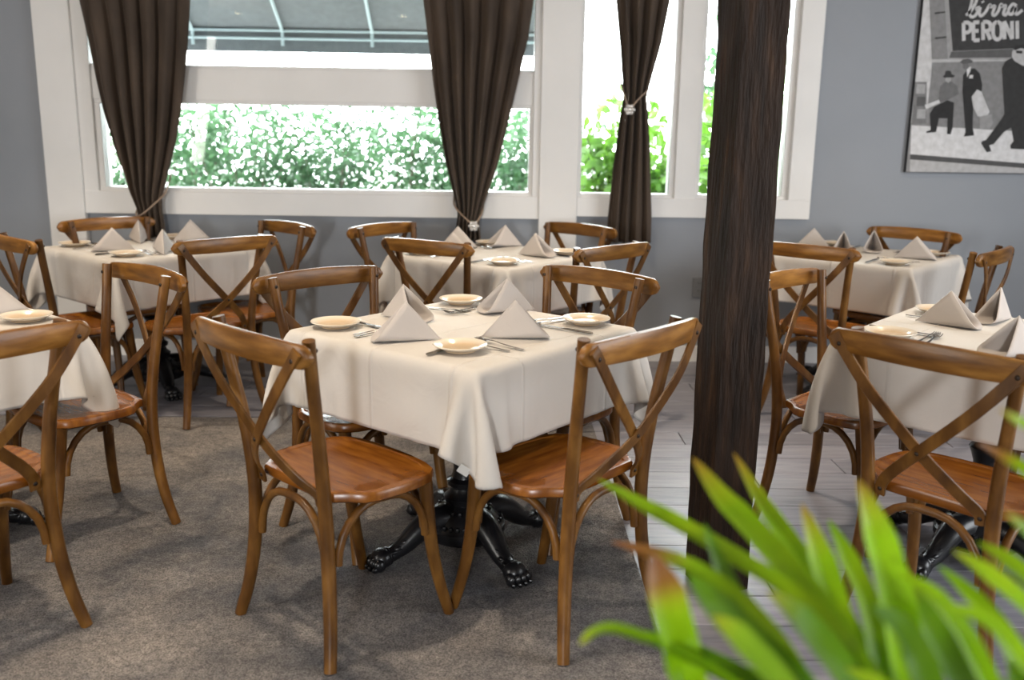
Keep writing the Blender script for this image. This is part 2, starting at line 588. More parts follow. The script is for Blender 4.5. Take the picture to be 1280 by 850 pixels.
window('window_2', [
    ('sill_board', (0.458, 1.85, 0.888, 1.0, -0.03, 0.03)),
    ('jamb', (0.458, 0.478, 1.0, 2.55, -0.02, 0.12)),
    ('mullion', (1.035, 1.165, 1.0, 2.55, -0.02, 0.11)),
    ('jamb', (1.715, 1.85, 1.0, 2.55, -0.03, 0.12)),
    ('glazing_bar', (0.478, 1.035, 1.0, 1.022, 0.0, 0.10)),
    ('glazing_bar', (1.165, 1.715, 1.0, 1.022, 0.0, 0.10)),
    ('glazing_bar', (1.005, 1.035, 1.022, 2.45, 0.0, 0.10)),
    ('glazing_bar', (1.165, 1.185, 1.022, 2.45, 0.0, 0.10)),
    ('glazing_bar', (1.68, 1.715, 1.022, 2.45, 0.0, 0.10)),
    ('head', (0.458, 1.85, 2.45, 2.6, -0.03, 0.12)),
], [(0.478, 1.005, 1.022, 2.45, 0.06), (1.185, 1.68, 1.022, 2.45, 0.06)])

# outlet behind the post
t = empty('wall_outlet', (1.222, D, 0.405))
tag(t, 'grey wall outlet plate low on the wall behind the timber post', 'outlet')
MB().box((-0.042, -0.008, 0), (0.042, 0, 0.12), bev=0.002).obj('cover_plate', M['outlet'], t, smooth=False)
for zz in (0.018, 0.066):
    s_ = MB().box((-0.019, -0.0105, zz), (0.019, -0.006, zz + 0.036), bev=0.001).obj('socket', M['outlet'], t, smooth=False)
    MB().box((-0.009, -0.0112, zz + 0.015), (-0.006, -0.0104, zz + 0.027)).box((0.006, -0.0112, zz + 0.015), (0.009, -0.0104, zz + 0.027)).obj('slot', M['dark'], s_, smooth=False)

# ceiling downlights (seen as small reflections in the upper pane)
LAMPS = [(-3.2, -0.6), (-1.2, -0.6), (1.0, -0.6), (-3.0, 2.2), (-0.9, 2.2), (1.6, 2.4), (-2.2, 4.1), (0.2, 4.1), (2.3, 4.3)]
LWHERE = ['reflected in the upper pane near the first curtain', 'reflected in the upper pane near the middle curtain', 'behind the camera on the post side', 'above the table cut by the frame edge',
          'above the front centre table', 'above the table behind the timber post', 'above the corner table', 'above the back middle table', 'above the table below the street picture']
for i, (x, yy) in enumerate(LAMPS):
    t = empty('ceiling_downlight', (x, yy, H))
    tag(t, 'round recessed warm ceiling downlight ' + LWHERE[i], 'lamp', 'ceiling downlights')
    MB().lathe([(0.085, 0), (0.085, -0.012), (0.07, -0.014), (0.06, -0.006)], 20).obj('trim_ring', M['lamp'], t)
    MB().lathe([(0.058, -0.0065), (0.03, -0.008), (0.001, -0.0085)], 16).obj('diffuser', M['glow'], t)
    ld = bpy.data.lights.new('downlight', 'SPOT')
    ld.energy = 85 if x < 0.5 else 48
    ld.color = (1.0, 0.83, 0.63)
    ld.spot_size = R(96)
    ld.spot_blend = 0.8
    ld.shadow_soft_size = 0.06
    lo = link('downlight', ld, t, (0, 0, -0.03))

# ------------------------------------------------------------------ outside
tag(MB().box((-30, D + 0.16, -0.3), (30, 45, -0.05)).obj('ground_outside', M['concrete'], smooth=False), kind='structure')
t = empty('awning', (0, D + 0.16, 0))
tag(t, 'dark grey canvas awning over the wide window', 'awning')
ya, yb = 0.05, 7.0 - D - 0.16
za, zb = 2.72, 2.06
MB().add([(-3.4, ya, za), (0.45, ya, za), (0.45, yb, zb), (-3.4, yb, zb), (-3.4, ya, za + 0.006), (0.45, ya, za + 0.006), (0.45, yb, zb + 0.006), (-3.4, yb, zb + 0.006)],
         [(0, 1, 2, 3), (7, 6, 5, 4), (0, 4, 5, 1), (1, 5, 6, 2), (2, 6, 7, 3), (3, 7, 4, 0)]).obj('canopy', M['aw'], t, smooth=False)
MB().box((-3.4, yb, 1.905), (0.45, yb + 0.004, zb)).obj('valance', M['aw'], t, smooth=False)
for zz in (2.052, 1.998):
    MB().tube([(-3.4, yb - 0.02, zz), (0.45, yb - 0.02, zz)], 0.010, 8).obj('front_bar', M['awbar'], t)
for k in range(6):
    x = -2.19 - 0.635 + 0.635 * k
    MB().tube([(x, ya, za - 0.02), (x, yb - 0.02, zb - 0.01), (x, yb - 0.02, 1.95)], 0.012, 8).obj('rafter', M['awbar'], t)


def shrub(x, yy, w, h, n, leaf, mt, label, seed, z0=0.0, thick=0.35):
    rn = random.Random(seed)
    t = empty('hedge_shrub', (x, yy, -0.05))
    tag(t, label, 'shrub', 'shrubs of the hedge outside')
    br = MB()
    tips = []
    for k in range(16):
        a = rn.uniform(0, 2 * PI)
        ex, ey, ez = rn.uniform(-w, w), rn.uniform(-thick, thick), h * rn.uniform(0.55, 1.0)
        p = cat_rom([(0.1 * math.cos(a), 0.1 * math.sin(a), 0), (ex * 0.5, ey * 0.5, ez * 0.5), (ex, ey, ez)], 4)
        br.tube(p, [0.012 * (1 - 0.7 * i / (len(p) - 1)) for i in range(len(p))], 5)
        tips += p[5:]
    br.obj('stem', M['twig'], t)
    lf = MB()
    cl = [(rn.uniform(-w, w), rn.uniform(-thick, thick), z0 + (h - z0) * rn.random() ** 0.85) for _ in range(max(8, n // 120))] + tips
    for k in range(n):
        c = rn.choice(cl)
        p = Vector((c[0] + rn.gauss(0, 0.07), c[1] + rn.gauss(0, 0.08), max(0.05, c[2] + rn.gauss(0, 0.07))))
        d = Vector((rn.gauss(0, 1), rn.gauss(0, 1), rn.gauss(0.3, 0.8))).normalized()
        s_ = d.cross(Vector((rn.gauss(0, 1), rn.gauss(0, 1), rn.gauss(0, 1)))).normalized()
        nn = d.cross(s_)
        l_ = leaf * rn.uniform(0.7, 1.3)
        wd = l_ * 0.27
        lf.add([p, p + d * l_ * 0.35 + s_ * wd + nn * wd * 0.3, p + d * l_ * 0.75 + s_ * wd * 0.8 + nn * wd * 0.3, p + d * l_, p + d * l_ * 0.75 - s_ * wd * 0.8 + nn * wd * 0.3,
                p + d * l_ * 0.35 - s_ * wd + nn * wd * 0.3, p + d * l_ * 0.5], [(0, 1, 6), (1, 2, 6), (2, 3, 6), (3, 4, 6), (4, 5, 6), (5, 0, 6)])
    o = lf.obj('foliage', mt, t)
    tag(o, kind='stuff')


HED = ['behind the first curtain', 'just inside the first curtain', 'third along the wide window', 'in the middle of the wide window', 'left of the middle curtain', 'behind the middle curtain', 'beside the white pilaster']
for k in range(7):
    shrub(-3.3 + 0.62 * k, 7.75 + 0.12 * (k % 2), 0.42, 1.56 + 0.07 * ((k * 5) % 3), 2400, 0.055, M['hedge'], 'sparse pale green hedge shrub outside, ' + HED[k], 10 + k, z0=1.08)
shrub(0.95, 7.2, 0.40, 1.56, 1300, 0.10, M['hedge2'], 'bright green leafy shrub outside the first narrow window', 31, z0=0.3)
shrub(1.62, 7.4, 0.36, 1.75, 1200, 0.10, M['hedge2'], 'bright green leafy shrub outside between the narrow windows', 32, z0=0.3)
shrub(2.25, 7.3, 0.36, 2.1, 1000, 0.09, M['hedge2'], 'tall bright shrub outside behind the timber post', 33, z0=0.3)
shrub(2.3, 8.8, 0.55, 3.0, 1500, 0.08, M['hedge'], 'tall thin shrub rising farthest outside the second narrow window', 34, z0=1.3)

# ------------------------------------------------------------------ curtains
def interp(tab, z):
    tab = sorted((b, a) for a, b in tab)
    zs = [q[0] for q in tab]
    xs = [q[1] for q in tab]
    return float(np.interp(z, zs, xs))


def curtain(label, Ledge, Redge, ztie, folds, seed, brooch, cordpts, bulge=0.055):
    rn = random.Random(seed)
    zt, zb_ = 2.5, min(a[1] for a in Ledge)
    sl = (Ledge[0][0] - Ledge[1][0]) / (Ledge[0][1] - Ledge[1][1])
    sr = (Redge[0][0] - Redge[1][0]) / (Redge[0][1] - Redge[1][1])
    Le = [(Ledge[0][0] + sl * 0.3 * (zt - Ledge[0][1]), zt)] + Ledge
    Re = [(Redge[0][0] + sr * 0.3 * (zt - Redge[0][1]), zt)] + Redge
    cx = (Ledge[-1][0] + Redge[-1][0]) / 2
    root = empty('curtain', (cx, D, zb_))
    tag(root, label, 'curtain', 'dark brown curtains')
    U, V = folds * 18, 70
    vs, fs = [], []
    ph = [rn.uniform(-0.5, 0.5) for _ in range(folds + 1)]
    wtop = Redge[0][0] - Ledge[0][0]
    for j in range(V + 1):
        z = zb_ + (zt - zb_) * j / V
        xl, xr = interp(Le, z), interp(Re, z)
        w = xr - xl
        k = max(0.0, 1 - w / wtop)
        amp = 0.026 + bulge * k ** 0.7
        for i in range(U + 1):
            u = i / U
            wob = 0.25 * math.sin(2 * PI * (u * 1.3 + z * 0.22) + seed)
            a = 2 * PI * folds * (u + 0.012 * math.sin(7 * u + z * 0.9 + seed)) + wob
            dep = amp * (math.sin(a) + 0.3 * math.sin(2.0 * a + 1.2 + seed) * math.cos(3 * u + seed))
            xx = xl + w * (u + 0.018 * math.sin(a * 1.0 + 1.0))
            env = math.sin(PI * u)
            yy = -0.105 - 0.035 * k * env + dep * (0.35 + 0.65 * env)
            vs.append((xx - cx, yy, z - zb_))
    for j in range(V):
        for i in range(U):
            a = j * (U + 1) + i
            fs.append((a, a + 1, a + U + 2, a + U + 1))
    mb = MB()
    mb.add(vs, fs)
    o = mb.obj('drape', M['curtain'], root)
    o.data.set_sharp_from_angle(angle=PI)
    md = o.modifiers.new('thickness', 'SOLIDIFY')
    md.thickness = 0.003
    cp = cat_rom([(x - cx, yy, z - zb_) for x, yy, z in cordpts], 6)
    tb = MB().tube(cp, 0.0055, 8).obj('tieback', M['cord'], root)
    if brooch:
        bx, by, bz = brooch[0] - cx, brooch[1], brooch[2] - zb_
        br = MB()
        br.ball((bx, by, bz), 0.013)
        for q in range(6):
            aa = q * PI / 3
            br.ball((bx + 0.021 * math.cos(aa), by, bz + 0.021 * math.sin(aa)), 0.0115, sc=(1, 0.7, 1))
        tag(br.obj('brooch', M['crystal'], tb), 'clear crystal flower brooch')
    return root


curtain('dark brown velvet curtain hanging nearest the tall white pilaster at the corner table',
        [(-2.362, 2.052), (-2.327, 1.827), (-2.303, 1.628), (-2.276, 1.457), (-2.228, 1.255), (-2.163, 1.031), (-2.107, 0.898), (-2.102, 0.838), (-2.118, 0.74)],
        [(-1.742, 2.062), (-1.767, 1.835), (-1.792, 1.666), (-1.827, 1.464), (-1.865, 1.294), (-1.923, 1.098), (-1.964, 0.969), (-1.968, 0.9), (-1.954, 0.74)],
        0.92, 6, 1, None, [(-1.93, -0.03, 1.10), (-1.937, -0.12, 1.0), (-1.99, -0.19, 0.93), (-2.06, -0.19, 0.875), (-2.115, -0.12, 0.87), (-2.12, -0.03, 0.95)])
curtain('dark brown velvet curtain hanging across the wide window, gathered low behind the back table',
        [(-0.444, 2.083), (-0.41, 1.811), (-0.388, 1.627), (-0.356, 1.41), (-0.315, 1.185), (-0.257, 0.961), (-0.245, 0.896), (-0.264, 0.74)],
        [(0.17, 2.093), (0.146, 1.896), (0.094, 1.665), (0.042, 1.429), (-0.015, 1.189), (-0.1, 0.93), (-0.119, 0.865), (-0.108, 0.74)],
        0.9, 6, 2, (-0.149, -0.215, 0.838), [(-0.27, -0.03, 1.0), (-0.262, -0.12, 0.945), (-0.20, -0.2, 0.885), (-0.149, -0.21, 0.85), (-0.115, -0.18, 0.885), (-0.098, -0.1, 0.925), (-0.095, -0.03, 0.98)])
curtain('narrow dark brown curtain in the tall window, tied high with a crystal flower',
        [(0.637, 2.1), (0.669, 1.865), (0.694, 1.643), (0.703, 1.581), (0.685, 1.465), (0.66, 1.217), (0.636, 0.898), (0.633, 0.743)],
        [(0.937, 2.105), (0.9, 1.869), (0.843, 1.632), (0.831, 1.574), (0.846, 1.468), (0.862, 1.306), (0.89, 0.902), (0.893, 0.747)],
        1.58, 4, 3, (0.729, -0.18, 1.505), [(0.68, -0.03, 1.70), (0.684, -0.1, 1.66), (0.70, -0.16, 1.58), (0.729, -0.18, 1.515), (0.78, -0.17, 1.565), (0.835, -0.12, 1.615), (0.848, -0.04, 1.64)], bulge=0.04)
for nm, x0, x1, lb in (('curtain_rod', -2.42, 0.21, 'long dark rod carrying two brown curtains over the wide window'), ('curtain_rod', 0.5, 1.7, 'short dark rod carrying the narrow brown curtain')):
    o = MB().tube([(x0, D - 0.105, 2.53), (x1, D - 0.105, 2.53)], 0.014, 10).obj(nm, M['bolt'])
    tag(o, lb, 'rod')

# ------------------------------------------------------------------ printed street picture on the wall
PX0, PX1, PZ0, PZ1 = 2.40, 3.75, 1.174, 2.35
t = empty('wall_picture', (PX0, D, PZ0))
tag(t, 'large black and white street photograph printed on a panel on the grey wall', 'picture')


def grey(v):
    k = 'print_%d' % int(v * 1000)
    if k not in M:
        M[k] = noise_mat(k, [(0.3, (v * 0.86,) * 3), (0.7, (v * 1.1, v * 1.1, v * 1.12))], 30, rough=0.7, spec=0.2)
    return M[k]


MB().box((0, -0.03, 0), (PX1 - PX0, 0, PZ1 - PZ0)).obj('panel', M['dark'], t, smooth=False)
layer = [0]


def crop2local(p):
    # crop pixels (3.544 px per photo px) to metres on the panel
    x = 1100 + p[0] / 3.544
    yv = p[1] / 3.544
    # picture plane is almost square-on: local linear map measured on the wall
    X = (x - 1131.3 - (215 - yv) * (0.119 + (x - 1131) * 0.00016)) / 209.5
    Z = (215.6 + (x - 1131) * 0.011 - yv) / (222.5 - (215 - yv) * 0.010)
    return X, Z


def flat(name, pts, v, par=None):
    layer[0] += 1
    q = [crop2local(p) for p in pts]
    yy = -0.0302 - 0.00012 * layer[0]
    W, Hh = PX1 - PX0 - 0.004, PZ1 - PZ0 - 0.004
    q = [(min(max(a, 0.002), W), min(max(b, 0.002), Hh)) for a, b in q]
    a2 = sum(q[i - 1][0] * q[i][1] - q[i][0] * q[i - 1][1] for i in range(len(q)))
    if a2 < 0:
        q = q[::-1]
    return MB().add([(a, yy, b) for a, b in q], [tuple(range(len(q)))]).obj(name, grey(v) if not isinstance(v, bpy.types.Material) else v, par or t, smooth=False)


flat('printed_wall', [(100, -500), (1900, -500), (1900, 800), (100, 800)], 0.30)
flat('printed_sky', [(150, -500), (262, -500), (255, 60), (240, 270), (214, 460), (150, 545), (120, 545)], 0.62)
flat('printed_stall', [(160, 360), (212, 360), (205, 545), (140, 548)], 0.22)
for yy in (370, 425, 480):
    flat('printed_crate', [(168, yy), (206, yy), (202, yy + 42), (163, yy + 42)], 0.42 if yy != 425 else 0.12)
flat('printed_pier', [(262, -500), (334, -500), (312, 262), (236, 268)], 0.26)
for yy in (62, 168, -50):
    flat('printed_joint', [(252, yy), (332, yy - 8), (332, yy - 2), (252, yy + 8)], 0.06)
flat('printed_lower_wall', [(236, 276), (640, 268), (1900, 262), (1900, 580), (640, 575), (214, 552)], 0.25)
flat('printed_ledge', [(236, 262), (640, 254), (1900, 250), (1900, 262), (640, 266), (234, 276)], 0.5)
flat('printed_sign_edge', [(338, -500), (1900, -500), (1900, 258), (640, 262), (306, 262)], 0.36)
flat('printed_sign_shadow', [(322, 228), (640, 214), (1900, 208), (1900, 246), (640, 252), (312, 256)], 0.12)
sign = flat('printed_sign', [(352, -500), (1900, -500), (1900, 206), (640, 212), (328, 226)], 0.055)
flat('printed_pavement', [(140, 552), (640, 578), (1900, 590), (1900, 760), (640, 738), (132, 684)], 0.72)
flat('printed_kerb', [(133, 682), (640, 722), (1900, 756), (1900, 776), (640, 744), (131, 706)], 0.10)
flat('printed_road', [(131, 706), (640, 744), (1900, 776), (1900, 800), (640, 766), (128, 764)], 0.5)
# seated man
flat('printed_figure', [(222, 500), (240, 470), (300, 440), (330, 450), (322, 560), (312, 592), (296, 590), (300, 520), (262, 520), (248, 582), (206, 586), (204, 580), (224, 572)], 0.035)
flat('printed_jacket', [(270, 380), (290, 360), (318, 356), (345, 376), (352, 412), (300, 440), (262, 452), (266, 410)], 0.17)
flat('printed_paper', [(200, 462), (264, 438), (268, 452), (206, 480)], 0.7)
flat('printed_face', [(294, 338), (318, 336), (318, 356), (306, 364), (294, 356)], 0.4)
flat('printed_hat', [(282, 336), (292, 328), (294, 314), (304, 310), (318, 312), (322, 326), (336, 332), (330, 340), (290, 342)], 0.05)
# standing man
flat('printed_figure', [(372, 330), (392, 306), (424, 300), (446, 322), (456, 370), (452, 410), (420, 420), (414, 470), (410, 560), (416, 596), (370, 602), (378, 580), (372, 470), (368, 400)], 0.035)
flat('printed_shirt', [(388, 300), (408, 292), (404, 312), (390, 340)], 0.7)
flat('printed_face', [(372, 280), (396, 276), (398, 298), (384, 308), (372, 300)], 0.18)
flat('printed_hat', [(358, 274), (372, 262), (398, 258), (416, 268), (414, 276), (374, 282)], 0.12)
flat('printed_kerchief', [(400, 330), (416, 328), (414, 344), (398, 344)], 0.7)
# child in white
flat('printed_dress', [(408, 424), (432, 392), (452, 402), (470, 450), (486, 490), (470, 516), (432, 510), (414, 470)], 0.62)
flat('printed_legs', [(440, 512), (496, 500), (500, 540), (484, 570), (440, 568)], 0.33)
# walking man
flat('printed_figure', [(560, 268), (596, 250), (620, 262), (660, 268), (700, 300), (700, 420), (660, 470), (650, 560), (652, 650), (640, 658), (576, 656), (574, 640), (590, 620), (580, 560), (548, 580), (500, 636), (482, 640), (490, 668), (470, 672), (446, 632), (450, 622), (468, 616), (520, 548), (552, 500), (548, 400), (544, 300)], 0.045)
flat('printed_face', [(590, 226), (606, 206), (660, 204), (668, 260), (640, 290), (600, 268), (588, 250)], 0.5)
flat('printed_hair', [(596, 212), (612, 200), (660, 196), (668, 222), (630, 212), (600, 222)], 0.04)
flat('printed_glasses', [(606, 222), (636, 224), (634, 236), (608, 234)], 0.04)


def stroke(pts, w, par, v=0.6):
    q = cat_rom([(*crop2local(p), 0) for p in pts], 6)
    layer[0] += 1
    yy = -0.0302 - 0.00012 * layer[0]
    vs, fs = [], []
    for i, p in enumerate(q):
        a, b = q[max(i - 1, 0)], q[min(i + 1, len(q) - 1)]
        dx, dz = b[0] - a[0], b[1] - a[1]
        l_ = math.hypot(dx, dz) or 1
        nx, nz = -dz / l_ * w, dx / l_ * w
        vs += [(p[0] + nx, yy, p[1] + nz), (p[0] - nx, yy, p[1] - nz)]
    for i in range(len(q) - 1):
        fs.append((2 * i, 2 * i + 1, 2 * i + 3, 2 * i + 2))
    return vs, fs


def letter(strokes, w, v=0.6):
    mb = MB()
    for s_ in strokes:
        mb.add(*stroke(s_, w, None))
    mb.obj('printed_letter', grey(v), t, smooth=False)


# script "birra"
letter([[(388, 74), (410, 56), (432, 22), (440, -14), (432, -30), (424, -14), (412, 30), (404, 66), (412, 80), (428, 76), (440, 58), (436, 44), (452, 40)]], 0.0085)
letter([[(452, 40), (448, 66), (456, 76), (474, 62)]], 0.0085)
letter([[(462, 14), (466, 20)]], 0.0085)
letter([[(474, 62), (494, 30), (500, 38), (516, 36), (506, 66), (514, 74), (528, 62)]], 0.0085)
letter([[(528, 62), (544, 28), (550, 36), (564, 34), (554, 64), (562, 72), (574, 60)]], 0.0085)
letter([[(612, 34), (596, 26), (578, 46), (578, 66), (594, 66), (610, 40), (606, 58), (614, 68), (638, 50)]], 0.0085)
# block capitals "PERONI"
def cap(ch, x, y0, w, h):
    P = lambda a, b: (x + a * w, y0 + b * h - 0.04 * (x + a * w - 370))
    S = {'P': [[P(0, 1), P(0, .5), P(0, 0)], [P(0, 0), P(.6, 0), P(1, .12), P(1, .4), P(.6, .54), P(0, .54)]],
         'E': [[P(0, 0), P(0, .5), P(0, 1)], [P(0, 0), P(.5, 0), P(.95, 0)], [P(0, .48), P(.4, .48), P(.8, .48)], [P(0, 1), P(.5, 1), P(.95, 1)]],
         'R': [[P(0, 1), P(0, .5), P(0, 0)], [P(0, 0), P(.6, 0), P(1, .12), P(1, .38), P(.6, .5), P(0, .5)], [P(.5, .5), P(.75, .75), P(1, 1)]],
         'O': [[P(.5, 0), P(.9, .15), P(1, .5), P(.9, .85), P(.5, 1), P(.1, .85), P(0, .5), P(.1, .15), P(.5, 0)]],
         'N': [[P(0, 1), P(0, .5), P(0, 0)], [P(0, 0), P(.5, .5), P(1, 1)], [P(1, 1), P(1, .5), P(1, 0)]],
         'I': [[P(.5, 0), P(.5, .5), P(.5, 1)]]}[ch]
    letter(S, 0.0105)


for ch, x, w in (('P', 377, 30), ('E', 420, 28), ('R', 462, 32), ('O', 506, 38), ('N', 556, 34), ('I', 602, 22)):
    cap(ch, x, 106, w, 76)

# ------------------------------------------------------------------ timber post
rn = random.Random(8)
t_r = R(17)
vs, fs = [], []
hw = 0.071
cs = []
per = []
nside = 6
for s_ in range(4):
    for k in range(nside):
        u = -1 + 2 * k / nside
        per.append([(u, -1), (1, u), (-u, 1), (-1, -u)][s_])
NZ = 110
from mathutils import noise as mnoise
for j in range(NZ + 1):
    z = H * j / NZ
    for i, (a, b) in enumerate(per):
        n1_ = mnoise.noise(Vector((a * 1.3, b * 1.3, z * 2.4))) * 0.006 + mnoise.noise(Vector((a * 4, b * 4, z * 9))) * 0.003
        crn = 0.985 if abs(a) == 1 and abs(b) == 1 else 1.0
        k = hw * crn + n1_
        vs.append((a * k, b * k, z))
n_ = len(per)
for j in range(NZ):
    for i in range(n_):
        fs.append((j * n_ + i, j * n_ + (i + 1) % n_, (j + 1) * n_ + (i + 1) % n_, (j + 1) * n_ + i))
fs += [tuple(range(n_ - 1, -1, -1)), tuple(range(NZ * n_, (NZ + 1) * n_))]
o = MB().add(vs, fs).obj('timber_post', M['timber'], loc=(0.69, 2.70, 0.0), rz=t_r)
tag(o, 'rough sawn dark brown timber post standing on the plank floor', 'post')

# ------------------------------------------------------------------ chair
def make_chair():
    root = empty('dining_chair')
    # seat with narrowing rear shoulders, dished top with a raised rim
    half = [(0.0, 0.0), (0.10, 0.0), (0.152, 0.002), (0.168, 0.022), (0.190, 0.045), (0.218, 0.066), (0.231, 0.10), (0.236, 0.17), (0.234, 0.235), (0.224, 0.285), (0.198, 0.318),
            (0.150, 0.335), (0.08, 0.345), (0.0, 0.348)]
    out = half + [(-x, yy) for x, yy in half[-2:0:-1]]
    c = (0, 0.175)
    rings = [(0.97, 0.425), (1.0, 0.431), (1.0, 0.449), (0.985, 0.4545), (0.955, 0.4555), (0.895, 0.455), (0.88, 0.4515), (0.60, 0.4485), (0.3, 0.447)]
    vs, fs = [], []
    n = len(out)
    for sc_, z in rings:
        for x, yy in out:
            vs.append((c[0] + (x - c[0]) * sc_, c[1] + (yy - c[1]) * sc_, z))
    for i in range(len(rings) - 1):
        for k in range(n):
            k2 = (k + 1) % n
            fs.append((i * n + k, i * n + k2, (i + 1) * n + k2, (i + 1) * n + k))
    fs.append(tuple(range(n - 1, -1, -1)))
    fs.append(tuple(range((len(rings) - 1) * n, len(rings) * n)))
    MB().add(vs, fs).obj('seat', M['seat'], root)
    for s in (-1, 1):
        # bent rear post, floor to rail
        p = cat_rom([(s * .218, -.056, 0.0), (s * .194, -.035, .11), (s * .175, -.022, .25), (s * .167, -.022, .42), (s * .176, -.040, .60), (s * .196, -.068, .78), (s * .207, -.082, .876)], 5)
        MB().tube(p, [0.0165 + 0.0025 * math.sin(PI * min(1, i / (len(p) - 1) * 1.3)) for i in range(len(p))], 12).obj('post', M['wood'], root)
    for s in (-1, 1):
        p = cat_rom([(s * .202, .372, 0.0), (s * .190, .343, .11), (s * .184, .318, .24), (s * .186, .296, .428)], 5)
        MB().tube(p, [0.0155 + 0.005 * i / (len(p) - 1) for i in range(len(p))], 12).obj('leg', M['wood'], root)
    # bowed top rail with rounded ends, behind the posts
    vs, fs = [], []
    K = 22
    sec = [(-1, -1), (-1, 1), (1, 1), (1, -1)]
    ncs = 12
    for i in range(K + 1):
        u = -1 + 2 * i / K
        u = math.copysign(1 - (1 - abs(u)) ** 1.35, u)
        x = 0.264 * u
        yc = -0.115 - 0.034 * (1 - u * u)
        e = max(0.0, (abs(x) - 0.232) / 0.032)
        hh = (0.029 + 0.0055 * (1 - u * u)) * math.sqrt(max(0.03, 1 - e * e))
        th = 0.0125 * (1 - 0.25 * e)
        zc = 0.846 + 0.004 * (1 - u * u)
        for k in range(ncs):
            a = 2 * PI * k / ncs
            ca, sa = math.cos(a), math.sin(a)
            px = math.copysign(abs(ca) ** 0.5, ca) * th
            pz = math.copysign(abs(sa) ** 0.45, sa) * hh
            vs.append((x, yc + px - 0.10 * (0) , zc + pz))
    for i in range(K):
        for k in range(ncs):
            k2 = (k + 1) % ncs
            fs.append((i * ncs + k, (i + 1) * ncs + k, (i + 1) * ncs + k2, i * ncs + k2))
    fs += [tuple(range(ncs)), tuple(range((K + 1) * ncs - 1, K * ncs - 1, -1))]
    MB().add(vs, fs).obj('top_rail', M['rail'], root)
    # crossed bent straps with their bolts
    for s in (-1, 1):
        dy = -0.0055 * s
        p = cat_rom([(s * .238, -.136, .862), (s * .216, -.138, .832), (s * .130, -.134 + dy, .725), (s * .0, -.104 + dy, .590), (s * -.085, -.062, .505), (s * -.128, -.022, .452), (s * -.136, -.013, .418)], 6)
        st = MB().tube(p, 1.0, flat=(0.0155, 0.0042), ref=(0, -1, 0)).obj('cross_strap', M['wood'], root)
        for q, yy in (((s * .222, -.1415, .838), -1), ((s * -.133, -.020, .436), -1)):
            MB().ball(q, 0.0065, sc=(1, 0.6, 1)).obj('bolt', M['bolt'], st)
    MB().ball((0, -.114, .590), 0.006, sc=(1, 0.6, 1)).obj('bolt', M['bolt'], root)
    for s in (-1, 1):
        MB().ball((s * .2055, -.061, .848), 0.006, sc=(1, 0.7, 1)).obj('bolt', M['bolt'], root)
    # U-shaped bent braces under the seat: rear, front, two sides
    def brace(p0, p1, z0, z1):
        a, b = np.array(p0), np.array(p1)
        d = (b - a)
        ln = np.linalg.norm(d)
        d /= ln
        up_ = z1 - z0
        r_ = min(up_, ln * 0.42)
        pts = []
        for k in range(7):
            th = PI / 2 * k / 6
            q = a + d * r_ * (1 - math.cos(th)) if False else a + d * (r_ * (1 - math.cos(th)))
            pts.append((q[0], q[1], z0 + (up_) * math.sin(th)))
        for k in range(6, -1, -1):
            th = PI / 2 * k / 6
            q = b - d * (r_ * (1 - math.cos(th)))
            pts.append((q[0], q[1], z0 + up_ * math.sin(th)))
        MB().tube(pts, 0.0115, 9).obj('brace', M['wood'], root)
    brace((-.150, -.014), (.150, -.014), .26, .412)
    brace((-.166, .306), (.166, .306), .275, .414)
    for s in (-1, 1):
        brace((s * .180, .004), (s * .190, .292), .265, .413)
    return root


proto = make_chair()
T1, T2, T3, T4, T5, T6 = 'front centre table', 'corner table', 'back middle table', 'table below the street picture', 'table behind the timber post', 'table cut by the frame edge'
CH = [
    (-0.537, 2.365, -44.4, 'cross-back wooden chair in front, its sunlit orange seat left of the hanging cloth corner'),
    (0.287, 2.42, 47.6, 'cross-back wooden chair in front, beside the timber post, dark seat under the cloth'),
    (-0.551, 3.202, -136.9, 'cross-back wooden chair facing us across the front centre table, away from the post'),
    (0.28, 3.286, 137.5, 'cross-back wooden chair facing us across the front centre table, golden rail near the post'),
    (-1.327, 3.21, 138.1, 'cross-back wooden chair with glossy seat standing alone in the carpeted aisle'),
    (-1.317, 2.263, 52.3, 'cross-back wooden chair partly cut off by the lower edge of the frame'),
    (-1.328, 4.364, 46.5, 'pale cross-back wooden chair pulled up to the corner table, seen fully from behind'),
    (-2.042, 5.044, -134.6, 'cross-back wooden chair between the corner table and the white pilaster'),
    (-2.103, 4.314, -43.6, 'cross-back wooden chair standing against the plain grey wall at the corner table'),
    (-1.217, 4.949, 133.7, 'cross-back wooden chair below the wide window on the aisle side of the corner table'),
    (-0.527, 4.951, -125.8, 'cross-back wooden chair below the wide window beside the middle curtain'),
    (-0.27, 4.391, -33.3, 'olive-brown cross-back chair at the back middle table, seen from behind over the napkins'),
    (0.356, 5.067, 133.8, 'cross-back wooden chair in front of the white pilaster, next to the narrow curtain'),
    (0.433, 4.286, 43.7, 'brown cross-back chair at the back middle table, directly behind the golden-railed chair'),
    (1.503, 4.408, -44, 'cross-back wooden chair with its back to us at the table under the street picture'),
    (1.127, 3.288, -135.2, 'cross-back wooden chair half hidden by the timber post, seat under a cloth corner'),
    (1.139, 2.293, -50.3, 'large dark cross-back chair nearest the green palm fronds'),
    (2.196, 5.07, 132.7, 'cross-back wooden chair against the wall directly below the street picture'),
    (2.174, 4.312, 48.1, 'cross-back wooden chair with a pale sunlit rail, seen edge-on near the wall shadow'),
    (2.22, 3.24, 130, 'cross-back wooden chair mostly outside the frame, only its legs under the table'),
]
for i, (x, yy, a, lb) in enumerate(CH):
    o = proto if i == 0 else copy_tree(proto)
    o.location = (x, yy, 0.002)
    o.rotation_euler.z = R(a)
    tag(o, lb, 'chair', 'cross-back dining chairs')

